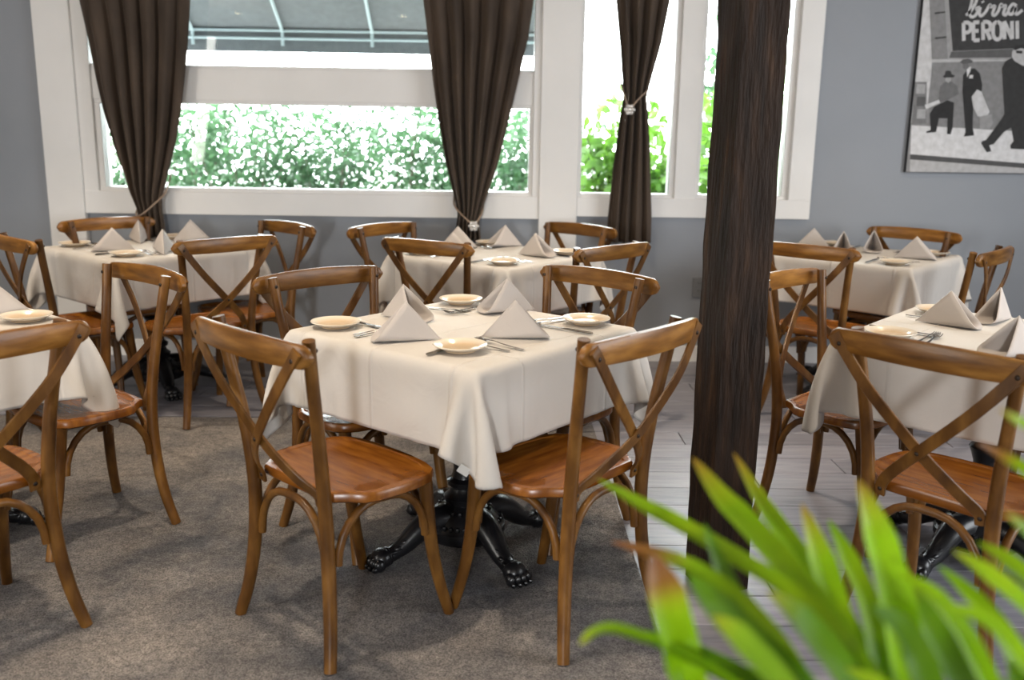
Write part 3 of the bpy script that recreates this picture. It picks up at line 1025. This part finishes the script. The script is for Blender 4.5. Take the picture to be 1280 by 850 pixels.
# ------------------------------------------------------------------ table base
def make_table():
    root = empty('dining_table')
    MB().box((-0.384, -0.384, 0.722), (0.384, 0.384, 0.746), bev=0.012).obj('tabletop', M['ply'], root, smooth=False)
    MB().box((-0.19, -0.03, 0.705), (0.19, 0.03, 0.7215)).box((-0.03, -0.19, 0.7), (0.03, 0.19, 0.7215)).obj('top_bracket', M['iron'], root, smooth=False)
    prof = [(0.05, 0.13), (0.062, 0.16), (0.068, 0.185), (0.05, 0.20), (0.044, 0.215), (0.056, 0.225), (0.058, 0.24), (0.042, 0.25), (0.036, 0.28), (0.04, 0.33), (0.05, 0.36), (0.058, 0.38),
            (0.046, 0.395), (0.036, 0.41), (0.033, 0.55), (0.034, 0.66), (0.05, 0.68), (0.055, 0.70)]
    MB().lathe(prof, 24).obj('column', M['iron'], root)
    dome = MB().lathe([(0.128, 0.052), (0.136, 0.066), (0.136, 0.09), (0.125, 0.10), (0.118, 0.112), (0.10, 0.132), (0.075, 0.152), (0.058, 0.165)], 32).obj('base_dome', M['iron'], root)
    bd = MB()
    for k in range(52):
        a = 2 * PI * k / 34
        bd.ball((0.122 * math.cos(a), 0.122 * math.sin(a), 0.108), 0.0095, 6, 4)
    for k in range(22):
        a = 2 * PI * k / 22
        bd.ball((0.085 * math.cos(a), 0.085 * math.sin(a), 0.146), 0.0085, 6, 4)
    tag(bd.obj('beading', M['iron'], dome), kind='stuff')
    ft = MB()
    p = cat_rom([(0.06, 0, 0.115), (0.12, 0, 0.118), (0.17, 0, 0.098), (0.22, 0, 0.062), (0.265, 0, 0.040), (0.295, 0, 0.034)], 5)
    nn = len(p)
    ft.tube(p, [0.056 - 0.030 * min(1, i / (nn - 1) * 1.3) + 0.006 * (i > nn * 0.85) for i in range(nn)], 10)
    # ridge of acanthus lobes
    for k in range(7):
        q = p[3 + 3 * k if 3 + 3 * k < nn else nn - 1]
        for s in (-1, 1):
            ft.ball((q[0], s * 0.018, q[2] + 0.022 - 0.0018 * k), 0.017 - 0.001 * k, 8, 6, sc=(1.7, 0.7, 0.7))
    # paw with toes
    ft.ball((0.305, 0, 0.034), 0.034, 10, 8, sc=(1.1, 1.15, 0.98))
    for s in (-1.5, -0.5, 0.5, 1.5):
        ft.ball((0.335 - 0.006 * abs(s), s * 0.0195, 0.022), 0.0165, 8, 6, sc=(1.25, 0.95, 1.3))
        ft.ball((0.352 - 0.006 * abs(s), s * 0.021, 0.012), 0.010, 6, 5, sc=(1.2, 0.8, 1.0))
    fm = ft.mesh('foot', M['iron'])
    for k in range(4):
        link('foot', fm, root, (0, 0, 0.0), PI / 2 * k + R(-17))
    return root


TB = [(-0.106, 2.939, 50.0, T1, 'square front centre table whose black claw feet show between the two front chairs'),
      (-1.83, 4.93, 48.3, T2, 'square corner table under pale linen beside the white pilaster'),
      (-0.02, 4.83, 51.0, T3, 'square back middle table under pale linen below the middle curtain'),
      (1.96, 5.02, 48.0, T4, 'square table under white linen below the street picture'),
      (1.61, 2.905, 48.5, T5, 'square table behind the timber post, black claw foot behind the green fronds'),
      (-1.9, 2.93, 48.5, T6, 'square table cut by the frame edge, only one corner in view')]
tproto = make_table()
for i, (x, yy, a, nm, lb) in enumerate(TB):
    o = tproto if i == 0 else copy_tree(tproto)
    o.location = (x, yy, 0.002)
    o.rotation_euler.z = R(a)
    tag(o, lb, 'table', 'square dining tables')


# ------------------------------------------------------------------ tablecloth: small cloth simulation over the table edge
def sim_cloth(seed, n=64, size=1.266, half=0.4, it=24, steps=190):
    rn_ = np.random.RandomState(seed)
    g = np.linspace(-size / 2, size / 2, n)
    X, Y = np.meshgrid(g, g, indexing='ij')
    P = np.stack([X, Y, np.zeros_like(X)], -1)
    h = g[1] - g[0]
    inside = (np.abs(X) < half + 0.002) & (np.abs(Y) < half + 0.002)
    w = np.where(inside, 0.0, 1.0)[..., None]
    V = np.zeros_like(P)
    dt = 1 / 70
    rx, ry = np.maximum(np.abs(X) - half, 0), np.maximum(np.abs(Y) - half, 0)
    V[..., :2] += rn_.normal(0, 0.02, P.shape[:2] + (2,))
    def con(Q, a, b, rest, k):
        d = Q[b] - Q[a]
        ln = np.sqrt((d * d).sum(-1, keepdims=True)) + 1e-9
        wa, wb = w[a], w[b]
        ws = wa + wb
        c = np.where(ws > 0, (ln - rest) / np.maximum(ws, 1e-9), 0) * k / ln * d
        Q[a] += wa * c
        Q[b] -= wb * c
    S = slice
    def pairs(ax, st):
        out_ = []
        for off in range(2 * st):
            i0 = []
            idx = [q for q in range(off, n - st, 2 * st)]
            out_.append(np.array(idx))
        return [q for q in out_ if len(q)]
    pr1, pr2 = pairs(0, 1), pairs(0, 3)
    # vertical sides: folds start as soft waves
    ph = rn_.uniform(0, 6.28, 4)
    for s in range(steps):
        V[..., 2] -= 5.0 * dt
        if s < 70:
            V[..., 0] += 0.10 * dt * np.sign(X) * np.sin(13 * Y + ph[0] + 2 * np.sign(X)) * (ry + rx > 0)
            V[..., 1] += 0.10 * dt * np.sign(Y) * np.sin(12 * X + ph[1] + 2 * np.sign(Y)) * (ry + rx > 0)
            # slight twist so that each corner folds over to one side
            cm = (rx > 0) & (ry > 0)
            V[..., 0] += np.where(cm, -0.45 * dt * np.sign(Y), 0)
            V[..., 1] += np.where(cm, 0.45 * dt * np.sign(X), 0)
        V *= 0.972
        Q = P + V * dt * w
        for _ in range(it):
            for ii in pr1:
                con(Q, (ii, S(None)), (ii + 1, S(None)), h, 1.0)
                con(Q, (S(None), ii), (S(None), ii + 1), h, 1.0)
            for ii in pr1:
                for o2 in (0, 1):
                    jj = np.arange(o2, n - 1, 2)
                    a = np.ix_(ii, jj)
                    con(Q, a, np.ix_(ii + 1, jj + 1), h * 1.41421, 0.10)
                    con(Q, np.ix_(ii + 1, jj), np.ix_(ii, jj + 1), h * 1.41421, 0.10)
            if _ % 4 == 0:
                for ii in pr2:
                    con(Q, (ii, S(None)), (ii + 3, S(None)), 3 * h, 0.04)
                    con(Q, (S(None), ii), (S(None), ii + 3), 3 * h, 0.04)
            # collide with the table slab (rounded edge)
            e = half + 0.004
            ax_, ay_ = np.abs(Q[..., 0]), np.abs(Q[..., 1])
            below = (Q[..., 2] < -0.004)
            hit = below & (ax_ < e) & (ay_ < e) & (w[..., 0] > 0)
            px_ = hit & (ax_ >= ay_)
            py_ = hit & (ax_ < ay_)
            Q[..., 0] = np.where(px_, np.sign(Q[..., 0]) * e, Q[..., 0])
            Q[..., 1] = np.where(py_, np.sign(Q[..., 1]) * e, Q[..., 1])
        V = (Q - P) / dt
        P = Q
    return P


def cloth_mesh(P):
    n = P.shape[0]
    me = bpy.data.meshes.new('tablecloth')
    idx = np.arange(n * n).reshape(n, n)
    fs = np.stack([idx[:-1, :-1], idx[1:, :-1], idx[1:, 1:], idx[:-1, 1:]], -1).reshape(-1, 4)
    me.from_pydata(P.reshape(-1, 3).tolist(), [], fs.tolist())
    uv = me.uv_layers.new(name='UVMap')
    ij = np.stack(np.meshgrid(np.arange(n), np.arange(n), indexing='ij'), -1).reshape(-1, 2) / (n - 1)
    lv = np.empty(len(me.loops), int)
    me.loops.foreach_get('vertex_index', lv)
    uv.data.foreach_set('uv', ij[lv].astype(np.float32).ravel())
    me.materials.append(M['cloth'])
    me.polygons.foreach_set('use_smooth', [True] * len(me.polygons))
    me.update()
    return me


def tuck(P, k):
    # the very tip of the corner turned under itself
    Q = P.copy()
    for i in range(k):
        for j in range(k - i):
            Q[i, j] = P[k - j, k - i] + np.array((0.006, 0.006, 0.004)) * (1 + 0.3 * (k - i - j))
    return Q


CL = [cloth_mesh(tuck(sim_cloth(1), 4)), cloth_mesh(sim_cloth(7))]
CLAB = ['pale beige linen tablecloth on the front centre table, one corner hanging between two chairs',
        'pale linen tablecloth on the corner table by the white pilaster',
        'pale linen tablecloth on the back middle table below the middle curtain',
        'white linen tablecloth on the table under the street picture',
        'beige linen tablecloth behind the large dark chair near the fronds',
        'white linen tablecloth whose single corner hangs by the aisle chair']
ZT = 0.7525
for i, (x, yy, a, nm, lb) in enumerate(TB):
    o = link('tablecloth', CL[i % 2 if i else 0], None, (x, yy, ZT), R(a + [0, 90, 180, 0, 270, 90][i]))
    tag(o, CLAB[i], 'tablecloth', 'linen tablecloths')
    md = o.modifiers.new('smooth', 'SUBSURF')
    md.levels = md.render_levels = 1
    md = o.modifiers.new('thickness', 'SOLIDIFY')
    md.thickness = 0.0016
    if i == 3:          # its far corner rests against the wall
        o.data = o.data.copy()
        mw = Matrix.Translation(Vector((x, yy, ZT))) @ Matrix.Rotation(o.rotation_euler.z, 4, 'Z')
        mi_ = mw.inverted()
        for v in o.data.vertices:
            wv_ = mw @ v.co
            if wv_.y > D - 0.022:
                wv_.y = D - 0.022
                v.co = mi_ @ wv_
    if i == 0:
        # small care label sewn near the hanging corner that points at the camera
        n = 64
        Pn = np.array([v.co for v in CL[0].vertices]).reshape(n, n, 3)
        c0 = Pn[0, 7]
        e1, e2 = Pn[0, 9] - c0, Pn[2, 7] - c0
        e1 /= np.linalg.norm(e1)
        e2 /= np.linalg.norm(e2)
        nn = np.cross(e1, e2)
        nn /= np.linalg.norm(nn)
        b0 = c0 - e2 * 0.017 - e1 * 0.004
        q = [b0, b0 + e1 * 0.036, b0 + e1 * 0.036 + e2 * 0.03, b0 + e2 * 0.03]
        MB().add([tuple(p + nn * 0.0015) for p in q] + [tuple(p - nn * 0.0015) for p in q], [(0, 1, 2, 3), (7, 6, 5, 4), (0, 4, 5, 1), (1, 5, 6, 2), (2, 6, 7, 3), (3, 7, 4, 0)]).obj('care_label', M['label'], o, smooth=False)

# ------------------------------------------------------------------ place settings
# folded napkin: a cone of linen from the hinge point to an open teardrop loop
def napkin_mesh(W0):
    mb = MB()
    A = np.array((0.106, 0, 0.118))
    B = np.array((0.212, 0, 0.0))
    for shell in (0,):
        W = W0
        K, Tn = 26, 9
        loop = []
        for k in range(K + 1):
            q = -1 + 2 * k / K
            s = 1 - abs(q) ** 1.25
            wdt = W * (s ** 0.85) * math.sqrt(max(0, 1 - max(0, (s - 0.78) / 0.22) ** 2))
            p = A + (B - A) * s * (1 if shell == 0 else 0.93)
            p = p + np.array((0, math.copysign(wdt, q) if s < 1 else 0, 0))
            loop.append(p)
        vs, fs = [], []
        for i in range(Tn + 1):
            t_ = i / Tn
            if shell:
                t_ = 0.06 + 0.92 * t_
            for k, p in enumerate(loop):
                q = p * t_
                bul = math.sin(PI * t_) * 0.004 * (1 if p[1] >= 0 else -1) * (1 - abs(-1 + 2 * k / K))
                vs.append((q[0], q[1] + bul, max(0.0012, q[2] + (0.002 if shell else 0))))
        n = K + 1
        for i in range(Tn):
            for k in range(K):
                fs.append((i * n + k, i * n + k + 1, (i + 1) * n + k + 1, (i + 1) * n + k))
        mb.add(vs, fs)
    me = mb.mesh('napkin', M['napkin'])
    return me


NAP, NAPW = napkin_mesh(0.046), napkin_mesh(0.062)
# plate
PLM = MB().lathe([(0.034, 0.0), (0.044, 0.0), (0.046, 0.004), (0.062, 0.010), (0.077, 0.0175), (0.0792, 0.0195), (0.0785, 0.0212), (0.074, 0.0205), (0.058, 0.0125), (0.050, 0.0085), (0.02, 0.0078), (0.001, 0.0078)], 40).mesh('bread_plate', M['plate'])


def fork_mesh():
    mb = MB()
    ctr = [(0.0, 0.0055, 0.003), (0.02, 0.0065, 0.003), (0.05, 0.005, 0.004), (0.09, 0.0032, 0.006), (0.118, 0.003, 0.009), (0.130, 0.006, 0.0095), (0.140, 0.0105, 0.0075), (0.150, 0.0118, 0.0055)]
    vs, fs = [], []
    for x, w, z in ctr:
        vs += [(x, -w, z), (x, 0, z + 0.0016), (x, w, z), (x, 0, z - 0.0012)]
    for i in range(len(ctr) - 1):
        for k in range(4):
            fs.append((i * 4 + k, i * 4 + (k + 1) % 4, i * 4 + 4 + (k + 1) % 4, i * 4 + 4 + k))
    fs += [(3, 2, 1, 0), tuple(range(len(vs) - 4, len(vs)))]
    mb.add(vs, fs)
    for k in range(4):
        yy = -0.0093 + 0.0062 * k
        mb.tube([(0.147, yy, 0.006), (0.165, yy, 0.0048), (0.180, yy, 0.0065), (0.193, yy, 0.0098)], [0.0019, 0.0018, 0.0016, 0.0009], 6)
    return mb.mesh('fork', M['steel'])


def knife_mesh():
    mb = MB()
    ctr = [(0.0, 0.005, 0.0035), (0.01, 0.007, 0.004), (0.06, 0.0062, 0.004), (0.10, 0.0048, 0.0036), (0.108, 0.0055, 0.003), (0.115, 0.0085, 0.002), (0.16, 0.0095, 0.0016), (0.20, 0.008, 0.0014), (0.222, 0.002, 0.0012)]
    vs, fs = [], []
    for x, w, t_ in ctr:
        vs += [(x, -w, 0.0045), (x, 0, 0.0045 + t_), (x, w, 0.0045), (x, 0, 0.0045 - t_)]
    for i in range(len(ctr) - 1):
        for k in range(4):
            fs.append((i * 4 + k, i * 4 + (k + 1) % 4, i * 4 + 4 + (k + 1) % 4, i * 4 + 4 + k))
    fs += [(3, 2, 1, 0), tuple(range(len(vs) - 4, len(vs)))]
    return mb.add(vs, fs).mesh('knife', M['steel'])


FORK, KNIFE = fork_mesh(), knife_mesh()
# seats of a table in its own axes: -u (camera side), -v, +v, +u (window side)
SIDE = {'-u': 'camera side, further from the post', '-v': 'camera side, nearer the post', '+v': 'window side, further from the post', '+u': 'window side, nearer the post'}
SIDE_R = {'-u': 'camera side, nearer the post', '-v': 'camera side, further from the post', '+v': 'window side, nearer the post', '+u': 'window side, further from the post'}
ROT = {'-v': 0, '+u': 90, '+v': 180, '-u': 270}        # rotation of the diner's frame (diner faces +y of that frame)
NAPS = {  # hinge point and open end, table axes, per side
    0: {'-u': ((-.178, -.065), (-.365, .07)), '-v': ((-.086, -.139), (.065, -.30)), '+v': ((-.043, .345), (-.038, .115)), '+u': ((.40, .03), (.215, .12))},
    1: {'-u': ((-.121, -.082), (-.329, .017)), '-v': ((-.12, -.36), (-.02, -.17)), '+v': ((.03, .16), (.12, .345)), '+u': ((.2, .14), (.39, .07))},
    2: {'-u': ((-.30, .16), (-.10, .02)), '-v': ((.06, -.10), (.08, -.31)), '+v': ((-.02, .38), (.12, .24)), '+u': ((.385, .12), (.22, .20))},
    3: {'-u': ((.08, .14), (-.115, .066)), '-v': ((-.01, -.17), (.04, -.375)), '+v': ((.06, .19), (.0, .375)), '+u': ((.27, .05), (.075, -.03))},
    4: {'-u': ((-.19, -.15), (-.385, -.045)), '-v': ((-.02, -.2), (.08, -.36)), '+v': ((.06, .29), (.05, .06)), '+u': ((.36, .06), (.16, .10))},
    5: {'-u': ((-.16, .0), (-.35, .05)), '-v': ((0, -.2), (-.02, -.37)), '+v': ((0, .16), (-.02, .36)), '+u': ((.14, -.12), (.345, -.128))},
}
WIDE = {(0, '+v'), (0, '+u'), (1, '+v'), (1, '-v'), (2, '+u'), (2, '-v'), (3, '-u'), (3, '+u'), (3, '+v'), (4, '-u'), (4, '-v')}
PLATES = {0: ((-.255, -.212), (-.278, .30), (.31, .300), (.318, -.25))}
WHO = [T1, T2, T3, T4, T5, T6]
for i, (x, yy, a, nm, lb) in enumerate(TB):
    ca, sa = math.cos(R(a)), math.sin(R(a))
    zt = ZT + 0.0022
    rn = random.Random(50 + i)

    def W(u, v):
        return (x + ca * u - sa * v, yy + sa * u + ca * v, zt)
    sd = SIDE_R if i in (3, 4) else SIDE
    for k, side in enumerate(('-u', '-v', '+v', '+u')):
        if i == 5 and side in ('-u',):
            continue
        (hx, hy), (ex, ey) = NAPS[i][side]
        tone = 'tent-folded napkin on the ' + nm + ', ' + sd[side]
        o = link('napkin', NAPW if (i, side) in WIDE else NAP, None, W(hx, hy), R(a) + math.atan2(ey - hy, ex - hx))
        md = o.modifiers.new('thickness', 'SOLIDIFY')
        md.thickness = 0.0034
        tag(o, tone, 'napkin', 'tent-folded linen napkins')
        th = R(ROT[side])
        c_, s_ = math.cos(th), math.sin(th)

        def F(px, py):      # diner's frame: +y towards the table centre, origin at table centre
            return W(c_ * px - s_ * py, s_ * px + c_ * py)
        # plate at the diner's left corner
        pu, pv = (-.275 + rn.uniform(-.02, .02), -.265 + rn.uniform(-.02, .02))
        if i == 0:
            pu, pv = {'-v': PLATES[0][0], '-u': PLATES[0][1], '+v': PLATES[0][2], '+u': PLATES[0][3]}[side]
            loc = W(pu, pv)
        else:
            loc = F(pu, pv)
        o = link('bread_plate', PLM, None, loc, rn.uniform(0, 6))
        tag(o, 'cream plate on the ' + nm + ', ' + sd[side], 'plate', 'cream bread plates')
        fx = -.135
        for q in (0, 1):
            o = link('fork', FORK, None, F(fx - 0.032 * q + rn.uniform(-.004, .004), -.345 + 0.02 * q), R(a) + th + R(90 + rn.uniform(-8, 4)))
            tag(o, '%s fork on the ' % ('inner', 'outer')[q] + nm + ', ' + sd[side], 'fork', 'steel forks')
        kx = .155 if i else .19
        o = link('knife', KNIFE, None, F(kx + rn.uniform(-.01, .01), -.365), R(a) + th + R(90 + rn.uniform(-6, 6)))
        tag(o, 'steel knife on the ' + nm + ', ' + sd[side], 'knife', 'steel knives')

# ------------------------------------------------------------------ potted palm close to the camera
pc = (0.43, 0.70)
t = empty('potted_palm', (pc[0], pc[1], 0))
tag(t, 'bright green palm with long blurred fronds close in front of the camera', 'plant')
MB().lathe([(0.12, 0.0), (0.125, 0.01), (0.15, 0.46), (0.165, 0.47), (0.165, 0.51), (0.145, 0.51), (0.138, 0.47)], 28).obj('planter', M['pot'], t)
MB().lathe([(0.137, 0.468), (0.09, 0.485), (0.001, 0.49)], 20).obj('soil', M['soil'], t)
LV = [
    ([(0.125, 1.085, 0.948), (0.169, 1.031, 0.937), (0.217, 0.986, 0.925), (0.262, 0.922, 0.917), (0.309, 0.867, 0.902), (0.351, 0.806, 0.861)], 0.013, 0),
    ([(0.234, 1.061, 0.986), (0.258, 1.013, 0.955), (0.284, 0.967, 0.933), (0.319, 0.898, 0.902), (0.347, 0.828, 0.865), (0.351, 0.782, 0.843)], 0.017, 0),
    ([(0.303, 1.137, 0.966), (0.329, 1.075, 0.917), (0.357, 1.015, 0.88), (0.379, 0.936, 0.849), (0.383, 0.848, 0.818)], 0.013, 0),
    ([(0.13, 0.975, 0.916), (0.17, 0.944, 0.915), (0.21, 0.903, 0.916), (0.25, 0.857, 0.9), (0.294, 0.805, 0.853)], 0.012, 2),
    ([(0.159, 0.879, 0.947), (0.168, 0.862, 0.914), (0.18, 0.842, 0.873), (0.202, 0.819, 0.817)], 0.020, 2),
    ([(0.086, 0.861, 0.856), (0.099, 0.863, 0.867), (0.118, 0.854, 0.877), (0.144, 0.843, 0.875), (0.174, 0.831, 0.869), (0.24, 0.803, 0.837)], 0.007, 0),
    ([(0.342, 0.982, 0.961), (0.353, 0.941, 0.913), (0.353, 0.882, 0.878), (0.346, 0.801, 0.839)], 0.015, 0),
    ([(0.39, 1.024, 0.924), (0.402, 0.986, 0.891), (0.406, 0.929, 0.863), (0.395, 0.847, 0.818)], 0.012, 0),
    ([(0.385, 0.94, 1.007), (0.395, 0.91, 0.964), (0.4, 0.87, 0.921), (0.4, 0.831, 0.881), (0.401, 0.799, 0.832)], 0.018, 0),
    ([(0.395, 0.844, 0.944), (0.416, 0.822, 0.936), (0.438, 0.795, 0.909), (0.451, 0.768, 0.878), (0.459, 0.752, 0.855)], 0.012, 0),
    ([(0.473, 0.919, 0.917), (0.493, 0.884, 0.898), (0.507, 0.849, 0.88), (0.505, 0.801, 0.848)], 0.012, 0),
    ([(0.44, 0.83, 0.976), (0.468, 0.815, 0.956), (0.497, 0.8, 0.933), (0.536, 0.779, 0.888)], 0.014, 0),
    ([(0.504, 0.906, 0.951), (0.525, 0.882, 0.938), (0.546, 0.857, 0.92), (0.578, 0.807, 0.879)], 0.013, 0),
    ([(0.407, 0.774, 0.949), (0.442, 0.76, 0.938), (0.462, 0.745, 0.916), (0.478, 0.727, 0.881)], 0.012, 0),
    ([(0.483, 0.859, 1.109), (0.5, 0.856, 1.096), (0.521, 0.853, 1.083), (0.586, 0.816, 1.015), (0.61, 0.78, 0.945)], 0.010, 0),
    ([(0.513, 0.947, 1.047), (0.537, 0.943, 1.031), (0.56, 0.919, 1.017), (0.603, 0.858, 0.972), (0.617, 0.792, 0.906)], 0.011, 2),
    ([(0.222, 0.932, 0.957), (0.239, 0.901, 0.913), (0.261, 0.861, 0.871), (0.289, 0.818, 0.818)], 0.010, 1),
    ([(0.181, 0.81, 0.958), (0.209, 0.792, 0.927), (0.251, 0.773, 0.889), (0.285, 0.756, 0.86)], 0.020, 1),
    ([(0.46, 1.015, 0.888), (0.476, 0.955, 0.849), (0.488, 0.897, 0.815), (0.485, 0.841, 0.795)], 0.018, 1),
    ([(0.25, 0.787, 0.954), (0.287, 0.779, 0.918), (0.321, 0.759, 0.875)], 0.018, 1),
    ([(0.461, 0.791, 1.032), (0.479, 0.787, 1.015), (0.501, 0.781, 0.991), (0.524, 0.758, 0.932)], 0.010, 0),
    ([(0.338, 0.765, 0.951), (0.367, 0.758, 0.923), (0.384, 0.738, 0.88)], 0.018, 1),
    ([(0.19, 0.747, 0.951), (0.218, 0.74, 0.925), (0.261, 0.729, 0.877)], 0.016, 0),
    ([(0.155, 0.908, 0.844), (0.194, 0.885, 0.834), (0.245, 0.851, 0.824), (0.285, 0.817, 0.811)], 0.016, 1),
]
rn = random.Random(4)
for k in range(34):      # shorter fronds around the crown
    aa = rn.uniform(0, 2 * PI)
    rr_ = rn.uniform(0.10, 0.25)
    tip = (pc[0] + rr_ * math.cos(aa), pc[1] + 0.05 + 0.7 * rr_ * math.sin(aa), rn.uniform(0.78, 0.90) - 0.25 * max(0, rr_ - 0.16))
    m1 = tuple(tip[q] + (pc[q] - tip[q]) * 0.35 if q < 2 else tip[2] - rn.uniform(0.0, 0.03) for q in range(3))
    m2 = tuple(tip[q] + (pc[q] - tip[q]) * 0.7 if q < 2 else tip[2] - rn.uniform(0.10, 0.14) for q in range(3))
    LV.append(([tip, m1, m2], rn.uniform(0.011, 0.018), (0, 1, 0, 1, 0)[k % 5]))
for pts, wd, kind in LV:
    wd *= 1.08
    base = (pc[0] + rn.uniform(-.03, .03), pc[1] + rn.uniform(-.03, .02), 0.52)
    lastp = pts[-1]
    mid = tuple(0.55 * lastp[j] + 0.45 * base[j] + (0.0, 0.0, 0.05)[j] for j in range(3))
    path = cat_rom(pts + [mid, (base[0], base[1], 0.487)], 5)
    K = len(path)
    vs, fs, mi = [], [], []
    for j, p in enumerate(path):
        P0 = Vector(p)
        d = (Vector(path[min(j + 1, K - 1)]) - Vector(path[max(j - 1, 0)])).normalized()
        s_ = d.cross(Vector((0.12, -0.35, 1)))
        s_.normalize()
        nn = s_.cross(d)
        tt = j / (K - 1)
        w_ = wd * min(1.0, (tt / 0.22) ** 0.7 + 0.06) * (1.0 if tt < 0.6 else max(0.22, 1 - 2.0 * (tt - 0.6)))
        vs += [P0 - s_ * w_ + nn * w_ * 0.35, P0 - nn * 0.0006, P0 + s_ * w_ + nn * w_ * 0.35, P0 - nn * 0.0016]
    mb = MB()
    for j in range(K - 1):
        for k in range(4):
            fs.append((j * 4 + k, j * 4 + (k + 1) % 4, j * 4 + 4 + (k + 1) % 4, j * 4 + 4 + k))
    mb.add([(q[0] - pc[0], q[1] - pc[1], q[2]) for q in vs], fs)
    o = mb.obj('frond', M['frond_dark'] if kind == 1 else M['frond'], t)
    st_, sp_ = (1.0, 0.30) if kind == 2 else (rn.choice((0, 0, 0.25, 0.4)), 0.2)
    av = o.data.attributes.new('dry', 'FLOAT', 'POINT')
    av.data.foreach_set('value', [st_ * max(0.0, 1 - (q // 4) / (K - 1) / sp_) for q in range(4 * K)])
